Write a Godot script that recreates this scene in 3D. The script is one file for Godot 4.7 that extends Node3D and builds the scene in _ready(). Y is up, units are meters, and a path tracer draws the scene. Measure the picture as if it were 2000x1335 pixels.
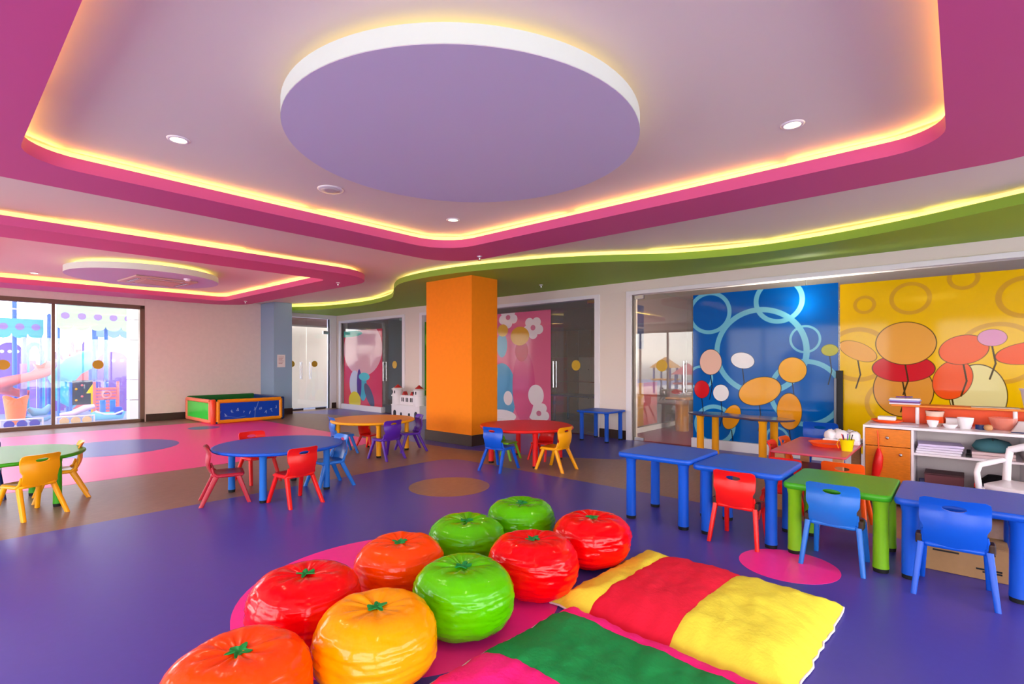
extends Node3D
# An indoor play room: camera, light and exposure first, then the room, then the furniture, small things last.

const XL := -3.2      # left wall
const XR := 8.14      # right (glazed) wall
const ZB := -14.2     # back wall with the sliding window
const ZF := 5.0       # wall behind the camera
const HC := 2.95      # white ceiling
const HS := 2.78      # underside of the dropped ceiling pieces
const HT := 2.878      # their top

var M := {}
var used := {}
var cache := {}
var noise := FastNoiseLite.new()
var rng := RandomNumberGenerator.new()

func _ready():
	rng.seed = 7
	noise.seed = 11
	noise.frequency = 1.0
	view_and_light()
	make_materials()
	build_shell()
	build_ceiling()
	build_right_wall()
	build_back_rooms()
	build_playground()
	build_pillars()
	build_beanbags()
	build_mats()
	build_tables()
	build_chairs()
	build_desk()
	build_far_things()
	build_ceiling_fittings()

func view_and_light():
	var cam := Camera3D.new()
	cam.name = "camera"
	cam.projection = Camera3D.PROJECTION_FRUSTUM
	cam.near = 0.05
	cam.far = 200.0
	cam.keep_aspect = Camera3D.KEEP_HEIGHT
	cam.size = 0.05 * 1.335
	cam.frustum_offset = Vector2(0, 0.05 * 0.0415)
	cam.position = Vector3(0, 1.35, 0)
	cam.rotation = Vector3(0, -atan2(1140.0, 1000.0), 0)
	add_child(cam)
	cam.current = true
	var sm := ProceduralSkyMaterial.new()
	sm.sky_top_color = Color(0.90, 0.93, 1.0)
	sm.sky_horizon_color = Color(1.0, 0.965, 0.91)
	sm.ground_horizon_color = Color(0.80, 0.80, 0.80)
	sm.ground_bottom_color = Color(0.45, 0.44, 0.43)
	sm.sky_energy_multiplier = 1.0
	sm.ground_energy_multiplier = 1.0
	var sky := Sky.new()
	sky.sky_material = sm
	var env := Environment.new()
	env.background_mode = Environment.BG_SKY
	env.sky = sky
	env.background_energy_multiplier = 5.0
	env.tonemap_mode = Environment.TONE_MAPPER_LINEAR
	env.tonemap_exposure = 2.06
	env.sdfgi_enabled = true
	env.ssao_enabled = true
	env.ssil_enabled = true
	var we := WorldEnvironment.new()
	we.name = "world_environment"
	we.environment = env
	add_child(we)

# ---------------------------------------------------------------- helpers
func numbered(called: String) -> String:
	if not used.has(called):
		used[called] = 0
		return called
	used[called] += 1
	return "%s_%03d" % [called, used[called]]

func tag(o, label: String, category: String, group := ""):
	o.set_meta("label", label)
	o.set_meta("category", category)
	if group != "":
		o.set_meta("group", group)
	return o

func thing(called: String, label: String, category: String, at := Vector3.ZERO, turn := 0.0, group := "") -> Node3D:
	var o := Node3D.new()
	o.name = numbered(called)
	add_child(o)
	o.position = at
	o.rotation.y = deg_to_rad(turn)
	tag(o, label, category, group)
	return o

func structure(called: String, at := Vector3.ZERO) -> Node3D:
	var o := Node3D.new()
	o.name = numbered(called)
	o.set_meta("kind", "structure")
	add_child(o)
	o.position = at
	return o

func part(parent, called: String, mesh: Mesh, m: Material, at := Vector3.ZERO, rot := Vector3.ZERO) -> MeshInstance3D:
	var o := MeshInstance3D.new()
	o.name = called
	o.mesh = mesh
	o.material_override = m
	o.position = at
	o.rotation_degrees = rot
	parent.add_child(o, true)
	return o

func single(called: String, mesh: Mesh, m: Material, label: String, category: String, at := Vector3.ZERO, turn := 0.0, group := "") -> MeshInstance3D:
	var o := MeshInstance3D.new()
	o.name = numbered(called)
	o.mesh = mesh
	o.material_override = m
	add_child(o)
	o.position = at
	o.rotation.y = deg_to_rad(turn)
	tag(o, label, category, group)
	return o

func box(parent, called: String, m: Material, lo: Vector3, hi: Vector3, r := 0.004, rot := Vector3.ZERO) -> MeshInstance3D:
	return part(parent, called, rbox(hi - lo, r), m, (lo + hi) / 2.0, rot)

func rbox(s: Vector3, r := 0.004, fine := false) -> ArrayMesh:
	# box with rounded edges and its own normals
	r = minf(r, minf(s.x, minf(s.y, s.z)) * 0.49)
	var key := "rbox%.4f_%.4f_%.4f_%.4f_%s" % [s.x, s.y, s.z, r, fine]
	if cache.has(key):
		return cache[key]
	var h := s / 2.0
	var inner := h - Vector3(r, r, r)
	var st := SurfaceTool.new()
	st.begin(Mesh.PRIMITIVE_TRIANGLES)
	var steps: Array = [0.0, 1.0] if not fine else [0.0, 0.3, 0.6, 1.0]
	for axis in 3:
		for sg in [-1.0, 1.0]:
			var ua := (axis + 1) % 3
			var va := (axis + 2) % 3
			var cu := []
			var cv := []
			for k in steps:
				cu.append(-h[ua] + k * r)
				cv.append(-h[va] + k * r)
			for k in range(steps.size() - 1, -1, -1):
				cu.append(h[ua] - steps[k] * r)
				cv.append(h[va] - steps[k] * r)
			for i in cu.size() - 1:
				for j in cv.size() - 1:
					var q := []
					for c in [[i, j], [i + 1, j], [i + 1, j + 1], [i, j + 1]]:
						var p := Vector3.ZERO
						p[axis] = sg * h[axis]
						p[ua] = cu[c[0]]
						p[va] = cv[c[1]]
						var b := p.clamp(-inner, inner)
						var n := (p - b).normalized()
						q.append([b + n * r, n])
					var order: Array = [0, 2, 1, 0, 3, 2] if sg > 0 else [0, 1, 2, 0, 2, 3]
					for k in order:
						st.set_normal(q[k][1])
						st.add_vertex(q[k][0])
	var mesh := st.commit()
	cache[key] = mesh
	return mesh

func ngon(n: int, r := 1.0, rz := -1.0, off := 0.0) -> PackedVector2Array:
	var a := PackedVector2Array()
	for i in n:
		var t := TAU * i / n + off
		a.append(Vector2(cos(t) * r, sin(t) * (r if rz < 0 else rz)))
	return a

func level(loop: PackedVector2Array, y: float, k := 1.0, c := Vector2.ZERO) -> PackedVector3Array:
	var a := PackedVector3Array()
	for p in loop:
		var q := c + (p - c) * k
		a.append(Vector3(q.x, y, q.y))
	return a

func quad(st: SurfaceTool, a, b, c, d):
	st.add_vertex(a); st.add_vertex(b); st.add_vertex(c)
	st.add_vertex(a); st.add_vertex(c); st.add_vertex(d)

func loft(sections: Array, cap0 := true, cap1 := true, creases := []) -> ArrayMesh:
	# closed loops joined one to the next; creases lists the sections where the shading breaks
	var st := SurfaceTool.new()
	st.begin(Mesh.PRIMITIVE_TRIANGLES)
	add_loft(st, sections, cap0, cap1, creases)
	st.generate_normals()
	return st.commit()

func add_loft(st: SurfaceTool, sections: Array, cap0 := true, cap1 := true, creases := [], flat := false):
	var n: int = sections[0].size()
	var grp := 1
	for s in sections.size() - 1:
		if s in creases:
			grp += 1
		st.set_smooth_group(4294967295 if flat else grp)
		var a: PackedVector3Array = sections[s]
		var b: PackedVector3Array = sections[s + 1]
		for i in n:
			var j := (i + 1) % n
			quad(st, a[i], a[j], b[j], b[i])
	for e in [[cap0, 0], [cap1, sections.size() - 1]]:
		if not e[0]:
			continue
		st.set_smooth_group(40 + e[1])
		var l: PackedVector3Array = sections[e[1]]
		var c := Vector3.ZERO
		for p in l:
			c += p
		c /= n
		for i in n:
			var j := (i + 1) % n
			if e[1] == 0:
				st.add_vertex(c); st.add_vertex(l[j]); st.add_vertex(l[i])
			else:
				st.add_vertex(c); st.add_vertex(l[i]); st.add_vertex(l[j])

func lathe(profile: Array, n := 24, creases := [], cap0 := true, cap1 := true) -> ArrayMesh:
	# profile: [radius, y] from the bottom up
	var ss := []
	for p in profile:
		ss.append(level(ngon(n, maxf(p[0], 0.0002)), p[1]))
	return loft(ss, cap0, cap1, creases)

func tube_sections(path: Array, rad, n := 8, flat_y := 1.0) -> Array:
	var ss := []
	var up := Vector3.UP
	for i in path.size():
		var d: Vector3 = (path[mini(i + 1, path.size() - 1)] - path[maxi(i - 1, 0)]).normalized()
		if absf(d.dot(up)) > 0.97:
			up = Vector3.FORWARD if absf(d.y) > 0.9 else Vector3.UP
		var s := d.cross(up).normalized()
		var u := s.cross(d).normalized()
		var r: float = rad[i] if rad is Array else rad
		var l := PackedVector3Array()
		for k in n:
			var t := TAU * k / n
			l.append(path[i] + s * cos(t) * r + u * sin(t) * r * flat_y)
		ss.append(l)
	return ss

func tube(path: Array, rad, n := 8, flat_y := 1.0) -> ArrayMesh:
	return loft(tube_sections(path, rad, n, flat_y))

func leg_mesh(top: Vector3, foot: Vector3, w0: float, d0: float, w1: float, d1: float) -> ArrayMesh:
	# a tapered leg with chamfered corners, cut level at the foot
	var ss := []
	for t in [0.0, 0.5, 0.96, 1.0]:
		var c: Vector3 = foot.lerp(top, t)
		var w := lerpf(w1, w0, t) / 2.0
		var d := lerpf(d1, d0, t) / 2.0
		var k := 0.3
		var l := PackedVector3Array()
		for q in [[1, -1 + k], [1, 1 - k], [1 - k, 1], [-1 + k, 1], [-1, 1 - k], [-1, -1 + k], [-1 + k, -1], [1 - k, -1]]:
			l.append(c + Vector3(q[0] * w, 0, q[1] * d))
		ss.append(l)
	return loft(ss)

func prism(poly: PackedVector2Array, y0: float, y1: float) -> ArrayMesh:
	var st := SurfaceTool.new()
	st.begin(Mesh.PRIMITIVE_TRIANGLES)
	if Geometry2D.is_polygon_clockwise(poly):
		poly.reverse()
	var n := poly.size()
	st.set_smooth_group(1)
	for i in n:
		var j := (i + 1) % n
		var a := poly[i]
		var b := poly[j]
		quad(st, Vector3(a.x, y0, a.y), Vector3(b.x, y0, b.y), Vector3(b.x, y1, b.y), Vector3(a.x, y1, a.y))
	var tri := Geometry2D.triangulate_polygon(poly)
	for k in range(0, tri.size(), 3):
		var p := [poly[tri[k]], poly[tri[k + 1]], poly[tri[k + 2]]]
		var cross: float = (p[1] - p[0]).cross(p[2] - p[0])
		if cross < 0:
			p = [p[0], p[2], p[1]]
		st.set_smooth_group(2)
		for q in p:
			st.add_vertex(Vector3(q.x, y1, q.y))
		st.set_smooth_group(3)
		for q in [p[0], p[2], p[1]]:
			st.add_vertex(Vector3(q.x, y0, q.y))
	st.generate_normals()
	return st.commit()

func upright(poly: PackedVector2Array, thick: float) -> ArrayMesh:
	# an outline in x and y given a thickness: from z = 0 back to -thick
	var st := SurfaceTool.new()
	st.begin(Mesh.PRIMITIVE_TRIANGLES)
	st.append_from(prism(poly, 0.0, thick), 0, Transform3D(Basis(Vector3(1, 0, 0), -PI / 2), Vector3.ZERO))
	return st.commit()

func ring_mesh(outer: PackedVector2Array, inner: PackedVector2Array, y0: float, y1: float) -> ArrayMesh:
	var st := SurfaceTool.new()
	st.begin(Mesh.PRIMITIVE_TRIANGLES)
	var n := outer.size()
	var v := func(p: Vector2, y: float) -> Vector3: return Vector3(p.x, y, p.y)
	for i in n:
		var j := (i + 1) % n
		st.set_smooth_group(1)
		quad(st, v.call(outer[i], y0), v.call(outer[j], y0), v.call(outer[j], y1), v.call(outer[i], y1))
		st.set_smooth_group(2)
		quad(st, v.call(inner[j], y0), v.call(inner[i], y0), v.call(inner[i], y1), v.call(inner[j], y1))
		st.set_smooth_group(3)
		quad(st, v.call(outer[i], y1), v.call(outer[j], y1), v.call(inner[j], y1), v.call(inner[i], y1))
		st.set_smooth_group(4)
		quad(st, v.call(outer[j], y0), v.call(outer[i], y0), v.call(inner[i], y0), v.call(inner[j], y0))
	st.generate_normals()
	return st.commit()

func rrect(x0: float, x1: float, z0: float, z1: float, rad: Array, n := 8) -> PackedVector2Array:
	# corners in the order (x1,z1), (x0,z1), (x0,z0), (x1,z0)
	var a := PackedVector2Array()
	var cs := [Vector2(x1, z1), Vector2(x0, z1), Vector2(x0, z0), Vector2(x1, z0)]
	var sg := [Vector2(-1, -1), Vector2(1, -1), Vector2(1, 1), Vector2(-1, 1)]
	for c in 4:
		var r: float = rad[c]
		var ctr: Vector2 = cs[c] + sg[c] * r
		for i in n + 1:
			var t := PI / 2 * (c + float(i) / n)
			a.append(ctr + Vector2(cos(t), sin(t)) * r)
	return a

func circle(x: float, z: float, r: float, n := 64) -> PackedVector2Array:
	var a := PackedVector2Array()
	for p in ngon(n, r):
		a.append(p + Vector2(x, z))
	return a

func spline(pts: Array, per := 6, closed := false) -> PackedVector2Array:
	var a := PackedVector2Array()
	var n := pts.size()
	for i in (n if closed else n - 1):
		var p0: Vector2 = pts[(i - 1 + n) % n] if closed or i > 0 else pts[0]
		var p1: Vector2 = pts[i]
		var p2: Vector2 = pts[(i + 1) % n]
		var p3: Vector2 = pts[(i + 2) % n] if closed or i + 2 < n else pts[n - 1]
		for k in per:
			a.append(p1.cubic_interpolate(p2, p0, p3, float(k) / per))
	if not closed:
		a.append(pts[n - 1])
	return a

# ---------------------------------------------------------------- materials
func mat(c: Color, rough := 0.5, metal := 0.0, coat := 0.0) -> StandardMaterial3D:
	var m := StandardMaterial3D.new()
	m.albedo_color = c
	m.roughness = rough
	m.metallic = metal
	m.metallic_specular = 0.4
	if coat > 0.0:
		m.clearcoat_enabled = true
		m.clearcoat = coat
		m.clearcoat_roughness = 0.08
	return m

func rgb(r: int, g: int, b: int) -> Color:
	return Color8(r, g, b)

func noise_tex(size: int, freq: float, lo: float, hi: float, sd: int, stretch := 1.0) -> ImageTexture:
	var n := FastNoiseLite.new()
	n.seed = sd
	n.frequency = freq
	n.fractal_octaves = 4
	var base := n.get_seamless_image(size, size)
	var im := Image.create(size, size, true, Image.FORMAT_RGB8)
	for y in size:
		for x in size:
			var v := lerpf(lo, hi, base.get_pixel(x, int(y * stretch) % size).r)
			im.set_pixel(x, y, Color(v, v, v))
	im.generate_mipmaps()
	return ImageTexture.create_from_image(im)

func with_grain(m: StandardMaterial3D, t: Texture2D, scale: float) -> StandardMaterial3D:
	m.albedo_texture = t
	m.uv1_triplanar = true
	m.uv1_world_triplanar = true
	m.uv1_scale = Vector3.ONE * scale
	return m

func with_relief(m: StandardMaterial3D, t: Texture2D, scale: float, strength: float) -> StandardMaterial3D:
	m.normal_enabled = true
	m.normal_texture = t
	m.normal_scale = strength
	m.uv1_triplanar = true
	m.uv1_scale = Vector3.ONE * scale
	return m

func normal_tex(size: int, freq: float, sd: int) -> ImageTexture:
	var n := FastNoiseLite.new()
	n.seed = sd
	n.frequency = freq
	n.fractal_octaves = 3
	var base := n.get_seamless_image(size, size)
	base.convert(Image.FORMAT_RGBA8)
	base.bump_map_to_normal_map(4.0)
	return ImageTexture.create_from_image(base)

func make_materials():
	var fine := noise_tex(256, 0.05, 0.975, 1.0, 3)
	var streak := noise_tex(256, 0.03, 0.90, 1.0, 5, 4.0)
	var bumps := normal_tex(256, 0.03, 9)
	M.ceiling = mat(rgb(239, 227, 215), 0.85)
	M.cream = with_grain(mat(rgb(238, 220, 210), 0.75), fine, 0.6)
	M.white_trim = mat(rgb(238, 234, 238), 0.45)
	M.pier = mat(rgb(234, 220, 210), 0.7)
	M.skirting = with_grain(mat(rgb(62, 42, 34), 0.4), streak, 2.0)
	M.pink_paint = mat(rgb(220, 90, 146), 0.6)
	M.green_paint = mat(rgb(150, 190, 60), 0.6)
	M.lavender = mat(rgb(208, 200, 222), 0.7)
	M.disc_edge = mat(rgb(206, 220, 220), 0.6)
	M.orange_paint = with_grain(mat(rgb(255, 140, 0), 0.75), fine, 0.8)
	M.blue_paint = mat(rgb(150, 182, 212), 0.6)
	M.floor_purple = with_grain(mat(rgb(78, 70, 164), 0.32), fine, 1.2)
	M.floor_brown = with_grain(mat(rgb(148, 116, 100), 0.36), streak, 0.8)
	M.floor_pink = with_grain(mat(rgb(255, 50, 156), 0.34), fine, 1.2)
	M.floor_blue = with_grain(mat(rgb(84, 92, 190), 0.34), fine, 1.2)
	M.alu = mat(rgb(118, 92, 78), 0.4, 0.4)
	M.steel = mat(rgb(200, 200, 205), 0.22, 1.0)
	M.dark_steel = mat(rgb(90, 90, 95), 0.35, 0.9)
	M.gold = mat(rgb(206, 164, 40), 0.4)
	M.black = mat(rgb(22, 20, 22), 0.5)
	M.rubber = mat(rgb(20, 20, 22), 0.7)
	var gl := StandardMaterial3D.new()
	gl.transparency = BaseMaterial3D.TRANSPARENCY_ALPHA
	gl.albedo_color = Color(0.90, 0.96, 0.95, 0.06)
	gl.roughness = 0.0
	gl.metallic_specular = 0.5
	M.glass = gl
	for k in {"red": [226, 24, 22], "darkred": [176, 30, 50], "blue": [16, 84, 200], "skyblue": [30, 108, 200], "yellow": [246, 166, 14], "purple": [84, 34, 160], "green": [60, 160, 20], "navy": [16, 36, 96], "lime": [120, 180, 20], "orange": [250, 90, 20]}.keys():
		var c: Array = {"red": [226, 24, 22], "darkred": [176, 30, 50], "blue": [16, 84, 200], "skyblue": [30, 108, 200], "yellow": [246, 166, 14], "purple": [84, 34, 160], "green": [60, 160, 20], "navy": [16, 36, 96], "lime": [120, 180, 20], "orange": [250, 90, 20]}[k]
		M["plastic_" + k] = mat(rgb(c[0], c[1], c[2]), 0.3)
		M["top_" + k] = with_relief(mat(rgb(c[0], c[1], c[2]), 0.36), bumps, 6.0, 0.12)
	for k in {"red": 1, "green": 1, "orange": 1, "yellow": 1}:
		var c: Array = {"red": [236, 0, 6], "green": [86, 184, 0], "orange": [255, 70, 0], "yellow": [255, 158, 0]}[k]
		M["vinyl_" + k] = with_relief(mat(rgb(c[0], c[1], c[2]), 0.16), bumps, 3.0, 0.3)
	M.leaf = mat(rgb(16, 136, 58), 0.7)
	M.seam = mat(rgb(70, 40, 20), 0.7)
	for k in ["yellow", "red", "pink", "green"]:
		var c: Array = {"yellow": [236, 226, 66], "red": [226, 20, 54], "pink": [244, 24, 128], "green": [14, 140, 66]}[k]
		M["cloth_" + k] = with_relief(mat(rgb(c[0], c[1], c[2]), 0.85), bumps, 5.0, 0.5)
	M.cloth_white = mat(rgb(240, 228, 230), 0.9)
	M.white_plastic = mat(rgb(240, 236, 240), 0.3)
	M.paper = mat(rgb(240, 238, 240), 0.8)
	M.wood = with_grain(mat(rgb(206, 150, 100), 0.5), streak, 3.0)
	M.card = with_grain(mat(rgb(176, 132, 88), 0.8), fine, 2.0)
	M.laminate_pink = mat(rgb(206, 70, 96), 0.25)
	M.laminate_orange = with_grain(mat(rgb(232, 128, 22), 0.3), streak, 2.0)
	M.laminate_white = mat(rgb(238, 230, 236), 0.3)
	M.orange_red = mat(rgb(250, 86, 22), 0.4)
	var led := mat(rgb(255, 236, 170), 0.5)
	led.emission_enabled = true
	led.emission = Color(1.0, 0.87, 0.45)
	led.emission_energy_multiplier = 0.75
	M.led = led
	var lamp := mat(rgb(255, 250, 235), 0.5)
	lamp.emission_enabled = true
	lamp.emission = Color(1.0, 0.92, 0.75)
	lamp.emission_energy_multiplier = 4.0
	M.lamp = lamp

# ---------------------------------------------------------------- the room
func green_edge() -> PackedVector2Array:
	var pts := []
	for p in [[6.41, -13.79], [6.86, -12.94], [7.08, -11.6], [7.02, -10.5], [6.72, -9.45], [6.3, -8.76], [5.88, -8.15], [5.6, -7.6], [5.5, -7.1], [5.48, -6.5], [5.55, -5.85], [5.71, -5.21], [5.95, -4.45], [6.35, -3.7], [6.76, -3.1], [7.0, -2.48], [7.10, -1.87], [7.06, -1.28], [6.95, -0.77], [6.8, -0.31], [6.62, 0.1], [6.4, 0.6], [6.15, 1.4], [6.1, 2.4], [6.5, 3.6], [6.6, 4.98]]:
		pts.append(Vector2(p[0], p[1]))
	return spline(pts, 6)

func build_shell():
	# floor: slab with vinyl fields laid flush
	var f := structure("floor")
	box(f, "floor_slab", M.floor_brown, Vector3(XL - 0.2, -0.2, ZB - 0.2), Vector3(XR + 0.0, 0.0, ZF + 0.2))
	part(f, "purple_field", prism(rrect(XL, 4.93, -5.5, ZF, [0.02, 0.02, 0.02, 0.35]), -0.02, 0.0012), M.floor_purple)
	part(f, "pink_field", prism(rrect(-1.0, 5.2, -13.05, -7.45, [0.6, 0.6, 0.6, 0.6]), -0.02, 0.0012), M.floor_pink)
	var g := green_edge()
	g.append(Vector2(XR, 4.98))
	g.append(Vector2(XR, -13.79))
	part(f, "purple_border_field", prism(g, -0.02, 0.0012), M.floor_purple)
	part(f, "blue_circle", prism(circle(1.92, -10.22, 0.92), -0.02, 0.0024), M.floor_blue)
	part(f, "blue_circle", prism(circle(3.8, -11.9, 0.29), -0.02, 0.0024), M.floor_blue)
	part(f, "brown_circle", prism(circle(3.77, -4.22, 0.44), -0.02, 0.0024), M.floor_brown)
	part(f, "pink_circle", prism(circle(1.90, -2.52, 0.93), -0.02, 0.0024), M.floor_pink)
	part(f, "pink_circle", prism(circle(3.79, -0.87, 0.30), -0.02, 0.0024), M.floor_pink)

	# back wall with the sliding window and the glass doors
	var wb := structure("wall_back")
	box(wb, "wall_panel", M.cream, Vector3(XL - 0.2, 0, ZB - 0.2), Vector3(-1.35, HC, ZB), 0.002)
	box(wb, "wall_panel", M.cream, Vector3(-1.35, 2.68, ZB - 0.2), Vector3(3.3, HC, ZB), 0.002)
	box(wb, "wall_panel", M.cream, Vector3(3.3, 0, ZB - 0.2), Vector3(6.5, HC, ZB), 0.002)
	box(wb, "door_head", M.white_trim, Vector3(6.5, 2.67, ZB - 0.2), Vector3(7.94, HC, ZB), 0.002)
	box(wb, "door_jamb", M.white_trim, Vector3(7.94, 0, ZB - 0.2), Vector3(XR + 0.2, HC, ZB), 0.002)
	var bb := structure("baseboard_back")
	box(bb, "board", M.skirting, Vector3(3.32, 0, ZB), Vector3(5.9, 0.17, ZB + 0.02))
	box(bb, "board", M.skirting, Vector3(7.98, 0, ZB), Vector3(8.12, 0.17, ZB + 0.02))
	sliding_window("window_1", Vector3(0.975, 0, ZB - 0.08), 0.0, 4.65, 2.68, 3, [true, true, true])

	# left wall: a row of tall windows like the one in view; the blinds of light on the chairs come from these
	var wl := structure("wall_left")
	var zs := [[-12.6, -7.6], [-6.6, -1.6], [-0.6, 4.4]]
	var z0 := ZB
	for k in zs:
		box(wl, "wall_panel", M.cream, Vector3(XL - 0.2, 0, z0), Vector3(XL, HC, k[0]), 0.002)
		box(wl, "wall_panel", M.cream, Vector3(XL - 0.2, 2.68, k[0]), Vector3(XL, HC, k[1]), 0.002)
		z0 = k[1]
	box(wl, "wall_panel", M.cream, Vector3(XL - 0.2, 0, z0), Vector3(XL, HC, ZF + 0.2), 0.002)
	for i in 3:
		sliding_window("window_%d" % (i + 2), Vector3(XL - 0.08, 0, (zs[i][0] + zs[i][1]) / 2.0), 90.0, 5.0, 2.68, 4, [])
	# wall behind the camera, glazed the same way
	var wf := structure("wall_front")
	var xs := [[-2.6, 2.2], [2.8, 7.6]]
	var x0 := XL
	for k in xs:
		box(wf, "wall_panel", M.cream, Vector3(x0, 0, ZF), Vector3(k[0], HC, ZF + 0.2), 0.002)
		box(wf, "wall_panel", M.cream, Vector3(k[0], 2.68, ZF), Vector3(k[1], HC, ZF + 0.2), 0.002)
		x0 = k[1]
	box(wf, "wall_panel", M.cream, Vector3(x0, 0, ZF), Vector3(XR + 0.2, HC, ZF + 0.2), 0.002)
	for i in 2:
		sliding_window("window_%d" % (i + 5), Vector3((xs[i][0] + xs[i][1]) / 2.0, 0, ZF + 0.08), 180.0, 4.8, 2.68, 4, [])

	# double glass door in the back wall
	var d := structure("door_1", Vector3(6.5, 0, ZB - 0.07))
	for leaf in [[0.02, 0.72], [0.73, 1.40]]:
		var p = box(d, "glass_leaf", M.glass, Vector3(leaf[0], 0.01, -0.006), Vector3(leaf[1], 2.64, 0.006), 0.001)
		var cx: float = (leaf[0] + leaf[1]) / 2.0
		box(d, "bottom_patch", M.dark_steel, Vector3(cx - 0.16 + 0.1, 0.0, -0.02), Vector3(cx + 0.16 + 0.1, 0.05, 0.02))
		part(d, "gold_sticker", loft([level(ngon(28, 0.09), 0), level(ngon(28, 0.09), 0.003)]), M.gold, Vector3(cx - 0.08 if leaf[0] < 0.5 else cx - 0.09, 1.33, 0.0065), Vector3(90, 0, 0))
	for hx in [0.57, 0.85]:
		pull_handle(d, Vector3(hx, 1.14, 0.0), 0.5)
	box(d, "top_patch", M.steel, Vector3(1.24, 2.22, -0.025), Vector3(1.42, 2.31, 0.025))
	box(d, "side_post", M.dark_steel, Vector3(1.405, 0, -0.02), Vector3(1.44, 2.66, 0.02))

func pull_handle(parent, at: Vector3, len: float, across := false):
	# bars on both faces of a glass leaf, joined through the glass
	for s in [-1, 1]:
		var off := Vector3(0.05 * s, 0, 0) if across else Vector3(0, 0, 0.05 * s)
		var h = part(parent, "pull_handle", tube([Vector3(0, -len / 2, 0), Vector3(0, len / 2, 0)], 0.013, 10), M.steel, at + off)
		for e in [-1, 1]:
			part(h, "stud", tube([Vector3.ZERO, -off], 0.008, 8), M.steel, Vector3(0, e * len * 0.4, 0))

func sliding_window(called: String, at: Vector3, turn: float, w: float, hgt: float, panes: int, stickers: Array):
	# brown aluminium frame, sliding glass leaves, looking out along -z before the turn
	var s := structure(called, at)
	s.rotation.y = deg_to_rad(turn)
	var h := w / 2.0
	box(s, "frame_head", M.alu, Vector3(-h, hgt - 0.09, -0.07), Vector3(h, hgt, 0.09))
	box(s, "frame_sill", M.alu, Vector3(-h, 0, -0.07), Vector3(h, 0.07, 0.09))
	for e in [-1, 1]:
		box(s, "frame_side", M.alu, Vector3(e * h - (0.09 if e > 0 else 0.0), 0.0, -0.07), Vector3(e * h + (0.0 if e > 0 else 0.09), hgt, 0.09))
	var pw := (w - 0.18) / panes
	for k in panes:
		var x := -h + 0.09 + k * pw
		var zz := -0.02 if k % 2 == 0 else 0.03
		if stickers.size() > 0:
			box(s, "glass_pane", M.glass, Vector3(x + 0.02, 0.08, zz - 0.005), Vector3(x + pw - 0.02, hgt - 0.1, zz + 0.005), 0.001)
		else:
			var sheet := QuadMesh.new()
			sheet.size = Vector2(pw - 0.04, hgt - 0.18)
			part(s, "glass_pane", sheet, M.glass, Vector3(x + pw / 2.0, (hgt - 0.02) / 2.0, zz))
		if k > 0:
			box(s, "mullion", M.alu, Vector3(x - 0.028, 0.07, -0.045), Vector3(x + 0.028, hgt - 0.09, 0.055))
		if k < stickers.size() and stickers[k]:
			part(s, "gold_sticker", loft([level(ngon(28, 0.1), 0), level(ngon(28, 0.1), 0.003)]), M.gold, Vector3(x + pw * 0.5, 1.32, zz + 0.0055), Vector3(90, 0, 0))

# ---------------------------------------------------------------- ceiling
func strip(parent, loop: PackedVector2Array, side: float, closed: bool, lights: bool):
	# LED tape along a loop, in lengths of about two metres; side is +1 or -1 for the way it faces
	var even := PackedVector2Array()
	for i in loop.size():
		even.append(loop[i])
		if closed or i + 1 < loop.size():
			var nx := loop[(i + 1) % loop.size()]
			var steps := int(loop[i].distance_to(nx) / 0.7)
			for k in steps:
				even.append(loop[i].lerp(nx, float(k + 1) / (steps + 1)))
	loop = even
	var n := loop.size()
	var cnt := n if closed else n - 1
	var run := [loop[0]]
	var length := 0.0
	for i in cnt:
		var b := loop[(i + 1) % n]
		length += loop[i].distance_to(b)
		run.append(b)
		var ahead := (loop[(i + 2) % n] - b).normalized() if closed or i + 2 < n else Vector2.ZERO
		var first: Vector2 = (run[1] - run[0]).normalized()
		if length > 1.5 or i == cnt - 1 or (ahead != Vector2.ZERO and length > 0.12 and absf(first.angle_to(ahead)) > 0.6):
			if length > 0.05:
				led_piece(parent, run, side, length, lights)
			run = [b]
			length = 0.0

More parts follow.
